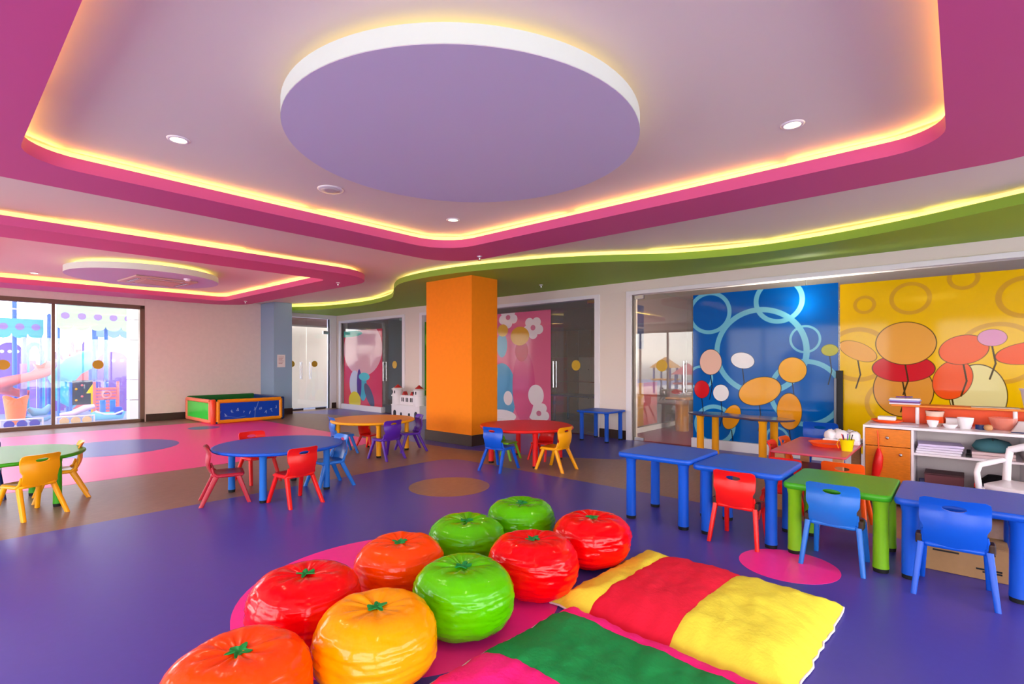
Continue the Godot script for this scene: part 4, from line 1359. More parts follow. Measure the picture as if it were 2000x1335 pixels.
func build_tables():
	var r := ngon(72, 0.635)
	table("round_table", "green round plastic play table at the picture's left edge", Vector3(0.40, 0, -6.74), 8.0, ngon(72, 0.66), 0.5, 0.035, M.top_green, four(0.36, 0.36), 0.034, M.plastic_green, "round play tables")
	table("round_table", "blue round plastic play table with red and blue chairs", Vector3(2.46, 0, -5.44), 3.0, r, 0.5, 0.035, M.top_blue, four(0.34, 0.34), 0.034, M.plastic_skyblue, "round play tables")
	table("round_table", "yellow round plastic play table with purple chairs", Vector3(4.46, 0, -6.72), 20.0, ngon(72, 0.62), 0.51, 0.04, M.top_yellow, four(0.36, 0.36), 0.034, M.plastic_yellow, "round play tables")
	var w := PackedVector2Array()
	for i in 96:
		var a := TAU * i / 96
		w.append(Vector2(cos(a), sin(a)) * (0.65 + 0.018 * cos(a * 4.0)))
	table("round_table", "red wavy-edged round plastic table before the pink panel", Vector3(5.45, 0, -4.52), 10.0, w, 0.5, 0.04, M.top_red, four(0.36, 0.34), 0.036, M.plastic_red, "round play tables")
	# the row of square tables
	var q := rrect(-0.335, 0.335, -0.325, 0.325, [0.05, 0.05, 0.05, 0.05], 5)
	table("square_table", "blue plastic square table at the row's far end", Vector3(4.29, 0, -1.935), 0.0, q, 0.58, 0.045, M.top_blue, four(0.235, 0.235), 0.042, M.plastic_blue, "row of square tables")
	table("square_table", "blue plastic square table behind the red chair", Vector3(4.315, 0, -1.282), 0.0, q, 0.555, 0.045, M.top_blue, four(0.24, 0.235), 0.042, M.plastic_blue, "row of square tables")
	table("square_table", "bright green plastic square table in the row", Vector3(4.325, 0, -0.642), 0.0, rrect(-0.335, 0.335, -0.315, 0.315, [0.05, 0.05, 0.05, 0.05], 5), 0.51, 0.045, M.top_green, four(0.25, 0.25), 0.044, M.plastic_lime, "row of square tables")
	table("square_table", "blue plastic square table at the row's near end", Vector3(4.32, 0, 0.005), 0.0, q, 0.51, 0.045, M.top_blue, four(0.245, 0.245), 0.046, M.plastic_blue, "row of square tables")
	table("small_square_table", "small blue square table against the cream pier", Vector3(7.80, 0, -4.76), 0.0, rrect(-0.31, 0.31, -0.32, 0.32, [0.04, 0.04, 0.04, 0.04], 4), 0.53, 0.035, M.top_blue, four(0.23, 0.25), 0.036, M.plastic_blue)
	# long wavy table before the blue panel
	var k := spline([Vector2(-0.72, -0.1), Vector2(-0.4, -0.26), Vector2(0.0, -0.18), Vector2(0.4, -0.26), Vector2(0.72, -0.1), Vector2(0.70, 0.15), Vector2(0.35, 0.26), Vector2(0.0, 0.2), Vector2(-0.35, 0.26), Vector2(-0.7, 0.15)], 6, true)
	table("wavy_table", "dark blue and brown wavy table on yellow legs by the blue panel", Vector3(7.45, 0, -2.35), 78.0, k, 0.62, 0.025, mat(rgb(70, 56, 84), 0.15), [[-0.45, 0.12], [0.42, 0.14], [0.5, -0.12], [-0.42, -0.12]], 0.05, M.plastic_yellow, "", false)
	# low pink laminate table by the desk
	var t := thing("laminate_table", "pink red laminate table on wooden legs beside the desk", "table", Vector3(5.70, 0, -1.03))
	part(t, "tabletop", table_top(rrect(-0.6, 0.6, -0.3, 0.3, [0.03, 0.03, 0.03, 0.03], 4), 0.55, 0.022), M.laminate_pink)
	for p in four(0.5, 0.23):
		box(t, "leg", M.wood, Vector3(p[0] - 0.025, 0, p[1] - 0.04), Vector3(p[0] + 0.025, 0.53, p[1] + 0.04), 0.006)
	box(t, "lower_shelf", mat(rgb(120, 16, 30), 0.4), Vector3(-0.48, 0.28, -0.26), Vector3(0.48, 0.30, 0.26), 0.004)

# ---------------------------------------------------------------- chairs
func back_panel(w: float, y0: float, y1: float, flip: float) -> ArrayMesh:
	# moulded backrest with a grip hole: rings from the hole out to the rim, front and rear faces joined
	var n := 48
	var hole := PackedVector2Array()
	var rim := PackedVector2Array()
	var hc := Vector2(0, lerpf(y0, y1, 0.82))
	var o := rrect(-w / 2, w / 2, y0, y1, [0.025, 0.025, 0.05, 0.05], 5)
	var c := Vector2(0, (y0 + y1) / 2)
	for i in n:
		var a := TAU * i / n
		hole.append(hc + Vector2(cos(a) * 0.052, sin(a) * 0.0165))
		# rim point in the same direction from the hole's centre
		var best := hc + Vector2(cos(a), sin(a)) * 0.01
		var far := hc + Vector2(cos(a) * 1.0, sin(a) * 1.0)
		for k in o.size():
			var hit = Geometry2D.segment_intersects_segment(hc, far, o[k], o[(k + 1) % o.size()])
			if hit != null:
				best = hit
				break
		# waist: the lower half is drawn in
		var t := (best.y - y0) / (y1 - y0)
		best.x *= 1.0 - 0.12 * smoothstep(0.55, 0.40, t)
		rim.append(best)
	var bend := func(p: Vector2, out: float) -> Vector3:
		var t := (p.y - y0) / (y1 - y0)
		var z := 0.112 + 0.055 * t + 0.026 * sin(clampf(t / 0.75, 0.0, 1.0) * PI) - 1.3 * p.x * p.x + 0.012 * maxf(0.0, (t - 0.85) / 0.15)
		return Vector3(p.x, p.y, z + out)
	var ss := []
	var rings := 8
	for k in rings + 1:
		var l := PackedVector3Array()
		for i in n:
			l.append(bend.call(hole[i].lerp(rim[i], float(k) / rings), 0.006))
		ss.append(l)
	for k in rings + 1:
		var l := PackedVector3Array()
		for i in n:
			l.append(bend.call(rim[i].lerp(hole[i], float(k) / rings), -0.006))
		ss.append(l)
	ss.append(ss[0])
	return loft(ss, false, false, [rings, rings + 1, rings * 2 + 1])

func chair(label: String, x: float, z: float, turn: float, color: String, kind := 0, scale := 1.0):
	# kind 0: splayed legs, kind 1: straighter legs with dark joint caps
	var t := thing("child_chair", label, "chair", Vector3(x, 0.002, z), turn, "moulded plastic children's chairs")
	var m: Material = M["plastic_" + color]
	if not cache.has("chair_back"):
		cache["chair_back"] = back_panel(0.30, 0.265, 0.55, 0.0)
		var seat := []
		var l := rrect(-0.145, 0.145, -0.165, 0.125, [0.04, 0.04, 0.05, 0.05], 5)
		for s in [[0.90, 0.262], [0.98, 0.264], [1.0, 0.276], [0.98, 0.288], [0.93, 0.290], [0.6, 0.282], [0.2, 0.280]]:
			seat.append(level(l, s[1], s[0], Vector2(0, -0.02)))
		cache["chair_seat"] = loft(seat)
		for s in [-1, 1]:
			cache["front0%d" % s] = leg_mesh(Vector3(s * 0.128, 0.272, -0.105), Vector3(s * 0.165, 0, -0.20), 0.034, 0.046, 0.030, 0.036)
			cache["rear0%d" % s] = leg_mesh(Vector3(s * 0.128, 0.272, 0.075), Vector3(s * 0.165, 0, 0.205), 0.034, 0.050, 0.030, 0.038)
			cache["front1%d" % s] = leg_mesh(Vector3(s * 0.135, 0.272, -0.115), Vector3(s * 0.150, 0, -0.16), 0.034, 0.036, 0.028, 0.03)
			cache["rear1%d" % s] = leg_mesh(Vector3(s * 0.142, 0.285, 0.11), Vector3(s * 0.172, 0, 0.17), 0.032, 0.034, 0.027, 0.03)
			cache["rail%d" % s] = tube([Vector3(s * 0.135, 0.268, -0.15), Vector3(s * 0.138, 0.270, -0.04), Vector3(s * 0.138, 0.272, 0.07), Vector3(s * 0.134, 0.30, 0.102), Vector3(s * 0.132, 0.36, 0.115)], [0.012, 0.016, 0.017, 0.015, 0.008], 8)
			cache["cap%d" % s] = rbox(Vector3(0.03, 0.06, 0.07), 0.01)
	part(t, "seat", cache["chair_seat"], m)
	part(t, "backrest", cache["chair_back"], m)
	for s in [-1, 1]:
		part(t, "leg", cache["front%d%d" % [kind, s]], m)
		part(t, "leg", cache["rear%d%d" % [kind, s]], m)
		part(t, "side_rail", cache["rail%d" % s], m)
		if kind == 1:
			part(t, "joint_cap", cache["cap%d" % s], mat(rgb(50, 30, 22), 0.4), Vector3(s * 0.152, 0.30, 0.085))
	t.scale = Vector3.ONE * scale
	return t

func build_chairs():
	chair("yellow child's chair with its back to the camera at the green table", 0.60, -6.23, 24.0, "yellow")
	chair("yellow child's chair at the green table's right side", 0.88, -6.80, 84.0, "yellow")
	chair("navy child's chair on the green table's window side", 0.34, -7.34, 178.0, "navy")
	chair("dark red child's chair at the blue round table's left", 1.92, -5.43, -107.0, "darkred")
	chair("bright red child's chair before the blue round table", 2.35, -4.86, 4.0, "red")
	chair("blue child's chair at the blue round table's right", 2.92, -5.24, 86.0, "skyblue")
	chair("red child's chair behind the blue round table", 2.50, -6.09, 183.0, "red")
	chair("purple child's chair before the yellow round table", 4.29, -6.13, 4.0, "purple")
	chair("purple child's chair at the yellow table's right, near the pillar", 4.92, -6.40, 70.0, "purple")
	chair("blue child's chair at the yellow table's left", 4.10, -7.02, -104.0, "skyblue")
	chair("red child's chair on the yellow table's far side", 4.56, -6.98, 196.0, "red", 0, 0.84)
	chair("blue child's chair at the red table's left", 4.80, -4.43, -84.0, "blue")
	chair("yellow child's chair before the red table", 5.28, -3.88, 2.0, "yellow")
	chair("green child's chair half hidden behind the red table", 5.40, -4.86, 190.0, "lime", 0, 0.84)
	chair("red child's chair tucked in on the red table's right", 5.72, -4.44, 96.0, "red", 0, 0.84)
	chair("red child's chair at the row of blue tables, back to camera", 4.085, -1.27, -90.0, "red", 1)
	chair("mid blue child's chair at the green table in the row", 4.055, -0.635, -91.0, "skyblue", 1, 1.02)
	chair("deep blue child's chair at the row's near end", 3.995, -0.03, -90.0, "blue", 1, 1.05)
	chair("red child's chair on the wall side of the row", 4.92, -1.18, 92.0, "red", 0, 0.9)
	chair("orange child's chair before the pink laminate table", 5.0, -0.72, -90.0, "orange")
	chair("red child's chair at the pink laminate table's near corner", 5.66, -1.30, 184.0, "red", 0, 1.02)
	chair("orange red child's chair at the pink laminate table's far corner", 6.045, -1.28, 178.0, "orange", 0, 1.02)
	chair("blue child's chair behind the pink laminate table, by the blue panel", 7.05, -1.24, -90.0, "blue", 0, 1.2)
	# white armchair by the desk
	var t := thing("armchair", "white moulded plastic armchair before the desk", "chair", Vector3(5.56, 0.002, 0.37), 65.0)
	var l := rrect(-0.21, 0.21, -0.22, 0.2, [0.06, 0.06, 0.09, 0.09], 6)
	part(t, "seat", loft([level(l, 0.385, 0.94), level(l, 0.39, 1.0), level(l, 0.425, 1.0), level(l, 0.432, 0.95), level(l, 0.425, 0.5)]), M.white_plastic)
	for e in [-1, 1]:
		part(t, "leg", leg_mesh(Vector3(e * 0.19, 0.40, -0.17), Vector3(e * 0.23, 0, -0.21), 0.06, 0.05, 0.035, 0.035), M.white_plastic)
		part(t, "leg", leg_mesh(Vector3(e * 0.18, 0.40, 0.17), Vector3(e * 0.21, 0, 0.25), 0.05, 0.06, 0.035, 0.035), M.white_plastic)
		part(t, "armrest", tube([Vector3(e * 0.22, 0.36, -0.19), Vector3(e * 0.235, 0.52, -0.2), Vector3(e * 0.235, 0.58, -0.16), Vector3(e * 0.23, 0.59, 0.0), Vector3(e * 0.215, 0.60, 0.18)], [0.024, 0.022, 0.024, 0.026, 0.02], 10), M.white_plastic)
		part(t, "back_post", tube([Vector3(e * 0.19, 0.41, 0.17), Vector3(e * 0.195, 0.58, 0.2), Vector3(e * 0.185, 0.70, 0.225)], [0.03, 0.028, 0.026], 10), M.white_plastic)
	part(t, "top_rail", tube([Vector3(-0.19, 0.69, 0.222), Vector3(-0.1, 0.725, 0.235), Vector3(0.1, 0.725, 0.235), Vector3(0.19, 0.69, 0.222)], [0.03, 0.034, 0.034, 0.03], 10), M.white_plastic)
	t.scale = Vector3.ONE * 0.93
	part(t, "back_slat", tube([Vector3(0, 0.42, 0.18), Vector3(0, 0.58, 0.205), Vector3(0, 0.71, 0.232)], 0.026, 10), M.white_plastic)

# ---------------------------------------------------------------- desk and what lies on it
func build_desk():
	# x runs away from the camera here: front at 6.0, back at 6.5; z from -0.72 on
	var t := thing("desk", "white laminate desk with orange drawers along the yellow panel", "desk", Vector3(6.0, 0, -0.72))
	var w: Material = M.laminate_white
	box(t, "top", w, Vector3(0.0, 0.73, 0.0), Vector3(0.55, 0.755, 1.75), 0.004)
	for z in [[0.0, 0.02], [0.37, 0.39], [1.12, 1.14], [1.73, 1.75]]:
		box(t, "side_panel", w, Vector3(0.0, 0.0, z[0]), Vector3(0.55, 0.73, z[1]), 0.003)
	box(t, "back_panel", mat(rgb(226, 214, 214), 0.5), Vector3(0.53, 0.0, 0.02), Vector3(0.55, 0.73, 1.73), 0.002)
	box(t, "shelf", w, Vector3(0.02, 0.50, 0.39), Vector3(0.53, 0.52, 1.12), 0.003)
	box(t, "bottom", w, Vector3(0.02, 0.04, 0.39), Vector3(0.53, 0.06, 1.12), 0.003)
	for z0 in [0.022, 1.142]:
		var z1: float = z0 + (0.346 if z0 < 1 else 0.586)
		var d = box(t, "drawer_front", M.laminate_orange, Vector3(-0.016, 0.565, z0), Vector3(0.002, 0.726, z1), 0.003)
		part(d, "knob", lathe([[0.006, 0], [0.016, 0.012], [0.012, 0.024], [0.002, 0.027]], 14), M.steel, Vector3(-0.008, 0, 0.0), Vector3(0, 0, 90))
		var e = box(t, "cabinet_door", M.laminate_orange, Vector3(-0.016, 0.03, z0), Vector3(0.002, 0.56, z1), 0.003)
		part(e, "knob", lathe([[0.006, 0], [0.016, 0.012], [0.012, 0.024], [0.002, 0.027]], 14), M.steel, Vector3(-0.008, 0.2, 0.10), Vector3(0, 0, 90))
	# orange raised shelf on white posts
	box(t, "hutch_back", M.orange_red, Vector3(0.50, 0.755, 0.27), Vector3(0.52, 0.93, 1.75), 0.003)
	box(t, "hutch_shelf", M.laminate_orange, Vector3(0.30, 0.925, 0.20), Vector3(0.54, 0.945, 1.75), 0.004)
	for z in [0.40, 1.08]:
		part(t, "hutch_post", lathe([[0.016, 0.755], [0.016, 0.925]], 14), M.white_plastic, Vector3(0.34, 0, z))
	var o := Vector3(6.0, 0.755, -0.72)
	# on top, from the left
	var pl := thing("plate_stack", "orange tray with a white box at the desk's left end", "tray", o + Vector3(0.24, 0.012, 0.17))
	part(pl, "tray", lathe([[0.09, 0.0], [0.125, 0.018], [0.13, 0.03], [0.122, 0.03], [0.085, 0.01]], 28), M.orange_red)
	box(pl, "white_box", M.paper, Vector3(-0.06, 0.025, -0.07), Vector3(0.06, 0.06, 0.07), 0.004)
	var pp := thing("paper_sheets", "loose white sheets under the orange tray on the desk", "paper", o + Vector3(0.2, 0, 0.22))
	for i in 3:
		box(pp, "sheet", mat(rgb(214 + i * 8, 210, 224), 0.8), Vector3(-0.15, i * 0.004, -0.18), Vector3(0.15, i * 0.004 + 0.003, 0.18), 0.001, Vector3(0, i * 8 - 6, 0))
	var bk := 0
	for b in [[rgb(230, 226, 232), 0.0], [rgb(120, 60, 130), 4.0], [rgb(150, 150, 214), -5.0], [rgb(236, 232, 236), 2.0]]:
		single("booklet", rbox(Vector3(0.17, 0.014, 0.24), 0.002), mat(b[0], 0.5), ["white booklet at the bottom of the stack on the hutch", "purple booklet second from the bottom on the hutch", "lilac booklet third from the bottom on the hutch", "white booklet on top of the stack on the hutch"][bk], "book", o + Vector3(0.40, 0.197 + bk * 0.0145, 0.30), b[1], "booklets on the hutch")
		bk += 1
	for i in 5:
		single("felt_pen", tube([Vector3(0, 0, -0.06), Vector3(0, 0, 0.06)], 0.005, 8), [M.plastic_purple, M.plastic_blue, M.plastic_red, M.plastic_green, M.laminate_pink][i], ["purple", "blue", "red", "green", "pink"][i] + " felt pen lying on the booklet stack", "pen", o + Vector3(0.36 + i * 0.022, 0.262, 0.29 + 0.02 * (i % 2)), 20.0 + i * 17.0, "pens on the booklets")
	# row of small things
	var v := o + Vector3(0.22, 0, 0)
	var g := thing("bag_of_sweets", "crumpled white and orange paper bag on the desk", "bag", v + Vector3(0.12, 0, 0.53))
	part(g, "bag", lathe([[0.05, 0], [0.07, 0.04], [0.065, 0.1], [0.075, 0.14], [0.02, 0.13]], 9), mat(rgb(236, 200, 180), 0.5))
	part(g, "orange_print", lathe([[0.071, 0.03], [0.0715, 0.05], [0.067, 0.09]], 9, [], false, false), M.orange_red)
	cup("small white cup beside the paper bag on the desk", v + Vector3(-0.02, 0, 0.52), 0.045, 0.06, M.white_plastic)
	cup("tall white cup in the middle of the desk", v + Vector3(0.02, 0, 0.75), 0.06, 0.10, M.white_plastic)
	cup("low white bowl left of the tall cup on the desk", v + Vector3(-0.02, 0, 0.645), 0.055, 0.035, M.white_plastic)
	var rose := StandardMaterial3D.new()
	rose.albedo_color = Color(1.0, 0.62, 0.52, 0.35)
	rose.transparency = BaseMaterial3D.TRANSPARENCY_ALPHA
	rose.roughness = 0.05
	cup("clear rose plastic bowl on the desk", v + Vector3(0.10, 0, 1.0), 0.10, 0.11, rose)
	var c := thing("white_carton", "low white carton behind the tall cup on the desk", "carton", v + Vector3(0.16, 0, 0.70))
	box(c, "body", M.paper, Vector3(-0.05, 0, -0.09), Vector3(0.05, 0.075, 0.09), 0.003)
	box(c, "lid", mat(rgb(220, 206, 214), 0.6), Vector3(-0.052, 0.075, -0.092), Vector3(0.052, 0.082, 0.092), 0.002)
	var bl := thing("tape_roll", "blue tape roll right of the tall cup on the desk", "tape", v + Vector3(0.04, 0, 0.86))
	part(bl, "roll", ring_mesh(ngon(24, 0.045), ngon(24, 0.028), 0.0, 0.04), M.plastic_navy)
	part(bl, "core", ring_mesh(ngon(24, 0.028), ngon(24, 0.025), 0.001, 0.039), M.card)
	single("wooden_ball", lathe([[0.003, 0.0], [0.025, 0.008], [0.033, 0.028], [0.025, 0.048], [0.003, 0.056]], 16), M.wood, "small wooden ball beside the blue tape on the desk", "ball", v + Vector3(-0.06, 0, 0.90))
	var pr := thing("paper_pad", "white tent of folded paper at the desk's right", "paper", v + Vector3(0.05, 0, 1.17))
	part(pr, "fold", loft([PackedVector3Array([Vector3(-0.12, 0, -0.12), Vector3(0.12, 0, -0.12), Vector3(0.12, 0, 0.12), Vector3(-0.12, 0, 0.12)]), PackedVector3Array([Vector3(0.0, 0.085, -0.07), Vector3(0.07, 0.085, -0.07), Vector3(0.07, 0.085, 0.07), Vector3(0.0, 0.085, 0.07)])]), M.paper)
	var pe := thing("pencil", "dark blue pencil in front of the folded paper", "pencil", v + Vector3(-0.13, 0.006, 1.12), 80.0)
	part(pe, "shaft", tube([Vector3(-0.08, 0, 0), Vector3(0.08, 0, 0)], 0.005, 6), M.plastic_navy)
	part(pe, "tip", tube([Vector3(0.08, 0, 0), Vector3(0.1, 0, 0)], [0.005, 0.001], 6), M.wood)
	var bn := thing("waste_bin", "lilac white bucket on top of the orange hutch", "bucket", o + Vector3(0.42, 0.19, 1.24))
	part(bn, "bucket", lathe([[0.10, 0.0], [0.125, 0.17], [0.13, 0.175], [0.122, 0.175], [0.095, 0.01]], 28, [2, 3]), mat(rgb(224, 210, 226), 0.35))
	part(bn, "rim", lathe([[0.127, 0.165], [0.133, 0.17], [0.133, 0.18], [0.12, 0.18]], 28), mat(rgb(224, 210, 226), 0.35))
	var gs := thing("flat_papers", "grey sheets lying on the orange hutch shelf", "paper", o + Vector3(0.40, 0.19, 0.95))
	box(gs, "sheet", mat(rgb(200, 190, 170), 0.7), Vector3(-0.09, 0, -0.16), Vector3(0.09, 0.006, 0.16), 0.001)
	single("lilac_jar", lathe([[0.05, 0], [0.055, 0.02], [0.055, 0.12], [0.045, 0.13]], 20), mat(rgb(170, 160, 190), 0.4), "grey lilac jar under the hutch at the right", "jar", v + Vector3(0.18, 0, 1.28))
	single("green_jar", lathe([[0.045, 0], [0.05, 0.02], [0.05, 0.11], [0.03, 0.13]], 20), mat(rgb(130, 180, 40), 0.4), "green jar under the hutch at the picture's right edge", "jar", v + Vector3(0.15, 0, 1.42))
	# in the shelf below
	var s := Vector3(6.0, 0.52, -0.72)
	var st := thing("paper_stack", "stack of white paper in the desk's open shelf", "paper", s + Vector3(0.2, 0, 0.57))
	for i in 4:
		box(st, "ream", mat(rgb(228 - i * 6, 222 - i * 8, 232), 0.8), Vector3(-0.14, i * 0.022, -0.16), Vector3(0.14, i * 0.022 + 0.02, 0.16), 0.003, Vector3(0, i * 3 - 4, 0))
	var hp := thing("hole_punch", "black hole punch between the papers in the desk's shelf", "hole punch", s + Vector3(0.1, 0, 0.77))
	box(hp, "base", M.black, Vector3(-0.05, 0, -0.02), Vector3(0.05, 0.02, 0.02), 0.005)
	box(hp, "lever", M.black, Vector3(-0.05, 0.03, -0.015), Vector3(0.045, 0.05, 0.015), 0.006, Vector3(0, 0, 14))
	var tb := thing("teal_pouch", "teal fabric pouch on papers in the desk's shelf", "pouch", s + Vector3(0.25, 0.055, 0.93))
	part(tb, "pouch", loft([level(ngon(20, 0.14, 0.12), 0), level(ngon(20, 0.16, 0.14), 0.03), level(ngon(20, 0.14, 0.11), 0.08), level(ngon(20, 0.08, 0.04), 0.1)]), mat(rgb(60, 110, 120), 0.8))
	part(tb, "zip", tube([Vector3(-0.1, 0.095, 0.0), Vector3(0, 0.104, 0.0), Vector3(0.1, 0.095, 0.0)], 0.004, 6), M.black)
	var sh := thing("paper_stack", "beige papers under the teal pouch in the desk's shelf", "paper", s + Vector3(0.22, 0, 0.93))
	for i in 2:
		box(sh, "ream", mat(rgb(214, 190, 190), 0.8), Vector3(-0.15, i * 0.027, -0.14), Vector3(0.15, i * 0.027 + 0.025, 0.14), 0.003)
	# below the shelf
	var b := Vector3(6.0, 0.06, -0.72)
	var bd := thing("folded_boards", "bundle of blue and pink folded boards under the desk", "boards", b + Vector3(0.3, 0, 0.58))
	for i in 6:
		box(bd, "board", mat([rgb(70, 110, 190), rgb(170, 70, 120), rgb(120, 140, 200)][i % 3], 0.6), Vector3(-0.14, i * 0.028, -0.16), Vector3(0.14, i * 0.028 + 0.026, 0.16), 0.004, Vector3(0, i * 2 - 5, 0))
	var hb := thing("patterned_box", "dark patterned box on the folded boards under the desk", "box", b + Vector3(0.3, 0.17, 0.60))
	box(hb, "body", mat(rgb(110, 60, 66), 0.6), Vector3(-0.12, 0, -0.14), Vector3(0.12, 0.08, 0.14), 0.006)
	box(hb, "lid", mat(rgb(84, 50, 56), 0.6), Vector3(-0.122, 0.08, -0.142), Vector3(0.122, 0.095, 0.142), 0.004)
	spray("spray bottle with a red trigger under the desk", b + Vector3(0.12, 0, 0.84), M.plastic_red)
	spray("spray bottle with a white trigger under the desk", b + Vector3(0.06, 0, 0.93), M.white_plastic)
	var bg := thing("black_bag", "black cloth bag slumped under the desk", "bag", b + Vector3(0.34, 0, 0.95))
	part(bg, "bag", loft([level(ngon(24, 0.12, 0.15), 0), level(ngon(24, 0.15, 0.16), 0.08), level(ngon(24, 0.11, 0.13), 0.2), level(ngon(24, 0.04, 0.05), 0.28)]), mat(rgb(20, 18, 22), 0.8))
	part(bg, "strap", tube([Vector3(-0.03, 0.26, -0.05), Vector3(-0.1, 0.22, -0.12), Vector3(-0.13, 0.08, -0.14)], 0.01, 6), M.black)
	# hanging from the drawer knob
	var um := thing("red_umbrella", "red folded cloth hanging from the orange drawer by a strap", "umbrella", Vector3(5.965, 0.63, -0.60))
	part(um, "strap", tube([Vector3(0.0, 0.08, 0.0), Vector3(-0.005, 0.02, 0.006), Vector3(0.0, -0.10, 0.01)], 0.006, 6), M.orange_red)
	part(um, "folds", tube([Vector3(0, -0.09, 0.01), Vector3(-0.005, -0.16, 0.012), Vector3(0.0, -0.26, 0.0), Vector3(0, -0.38, -0.02), Vector3(0, -0.44, -0.03)], [0.012, 0.035, 0.042, 0.03, 0.012], 9), M.plastic_red)
	# on the pink table
	var q := Vector3(5.70, 0.55, -1.03)
	var tr := thing("round_tray", "orange round tray on the pink laminate table", "tray", q + Vector3(0.05, 0, 0.06))
	part(tr, "tray", lathe([[0.13, 0.0], [0.16, 0.03], [0.168, 0.036], [0.155, 0.036], [0.12, 0.012]], 32, [2, 3]), M.orange_red)
	part(tr, "foot_ring", lathe([[0.09, -0.0], [0.1, 0.004]], 24), M.orange_red)
	var pb := thing("pen_bucket", "yellow plastic bucket of pens on the pink laminate table", "bucket", q + Vector3(-0.16, 0, 0.245))
	part(pb, "bucket", lathe([[0.042, 0.0], [0.058, 0.10], [0.062, 0.104], [0.054, 0.104], [0.04, 0.006]], 24, [2, 3]), mat(rgb(240, 220, 10), 0.3))
	part(pb, "handle", tube([Vector3(0, 0.1, -0.06), Vector3(-0.03, 0.06, -0.075), Vector3(-0.03, 0.02, -0.06)], 0.004, 6), M.plastic_yellow)
	for i in 5:
		var a := i * 1.25
		single("pencil", tube([Vector3(cos(a) * 0.01, 0.012, sin(a) * 0.01), Vector3(cos(a) * 0.045, 0.15, sin(a) * 0.045)], 0.004, 6), [M.plastic_purple, M.black, M.plastic_green, M.plastic_navy, M.plastic_red][i], ["purple", "black", "green", "navy", "red"][i] + " pencil standing in the yellow bucket", "pencil", q + Vector3(-0.16, 0, 0.245), 0.0, "pencils in the yellow bucket")
	var wb := thing("paper_box", "white box of crumpled tissue on the pink laminate table", "box", q + Vector3(0.36, 0, 0.14))
	box(wb, "tray", M.white_plastic, Vector3(-0.12, 0, -0.16), Vector3(0.12, 0.045, 0.15), 0.006)
	for i in 5:
		var l := []
		for k in [[0.03, 0.03], [0.06, 0.06], [0.05, 0.11], [0.015, 0.13]]:
			var a := PackedVector3Array()
			for p in ngon(9, k[0]):
				a.append(Vector3(p.x + rng.randf_range(-0.012, 0.012), k[1] + rng.randf_range(-0.01, 0.01), p.y + rng.randf_range(-0.012, 0.012)))
			l.append(a)
		part(wb, "crumpled_sheet", loft(l), M.paper, Vector3(-0.05 + (i % 2) * 0.09, 0.0, -0.10 + i * 0.05))

func cup(label: String, at: Vector3, r: float, h: float, m: Material):
	single("cup", lathe([[r * 0.62, 0.0], [r * 0.9, h * 0.6], [r, h], [r * 0.93, h], [r * 0.82, h * 0.55], [r * 0.5, 0.006]], 24, [2, 3]), m, label, "cup", at)

func spray(label: String, at: Vector3, m: Material):
	var t := thing("spray_bottle", label, "spray bottle", at, -20.0, "spray bottles under the desk")
	part(t, "bottle", lathe([[0.04, 0.0], [0.042, 0.1], [0.03, 0.15], [0.014, 0.18], [0.014, 0.2]], 20), M.white_plastic)
	box(t, "nozzle", m, Vector3(-0.07, 0.2, -0.014), Vector3(0.02, 0.24, 0.014), 0.006)
	part(t, "trigger", tube([Vector3(-0.035, 0.2, 0), Vector3(-0.045, 0.17, 0), Vector3(-0.04, 0.14, 0)], 0.006, 6), m)

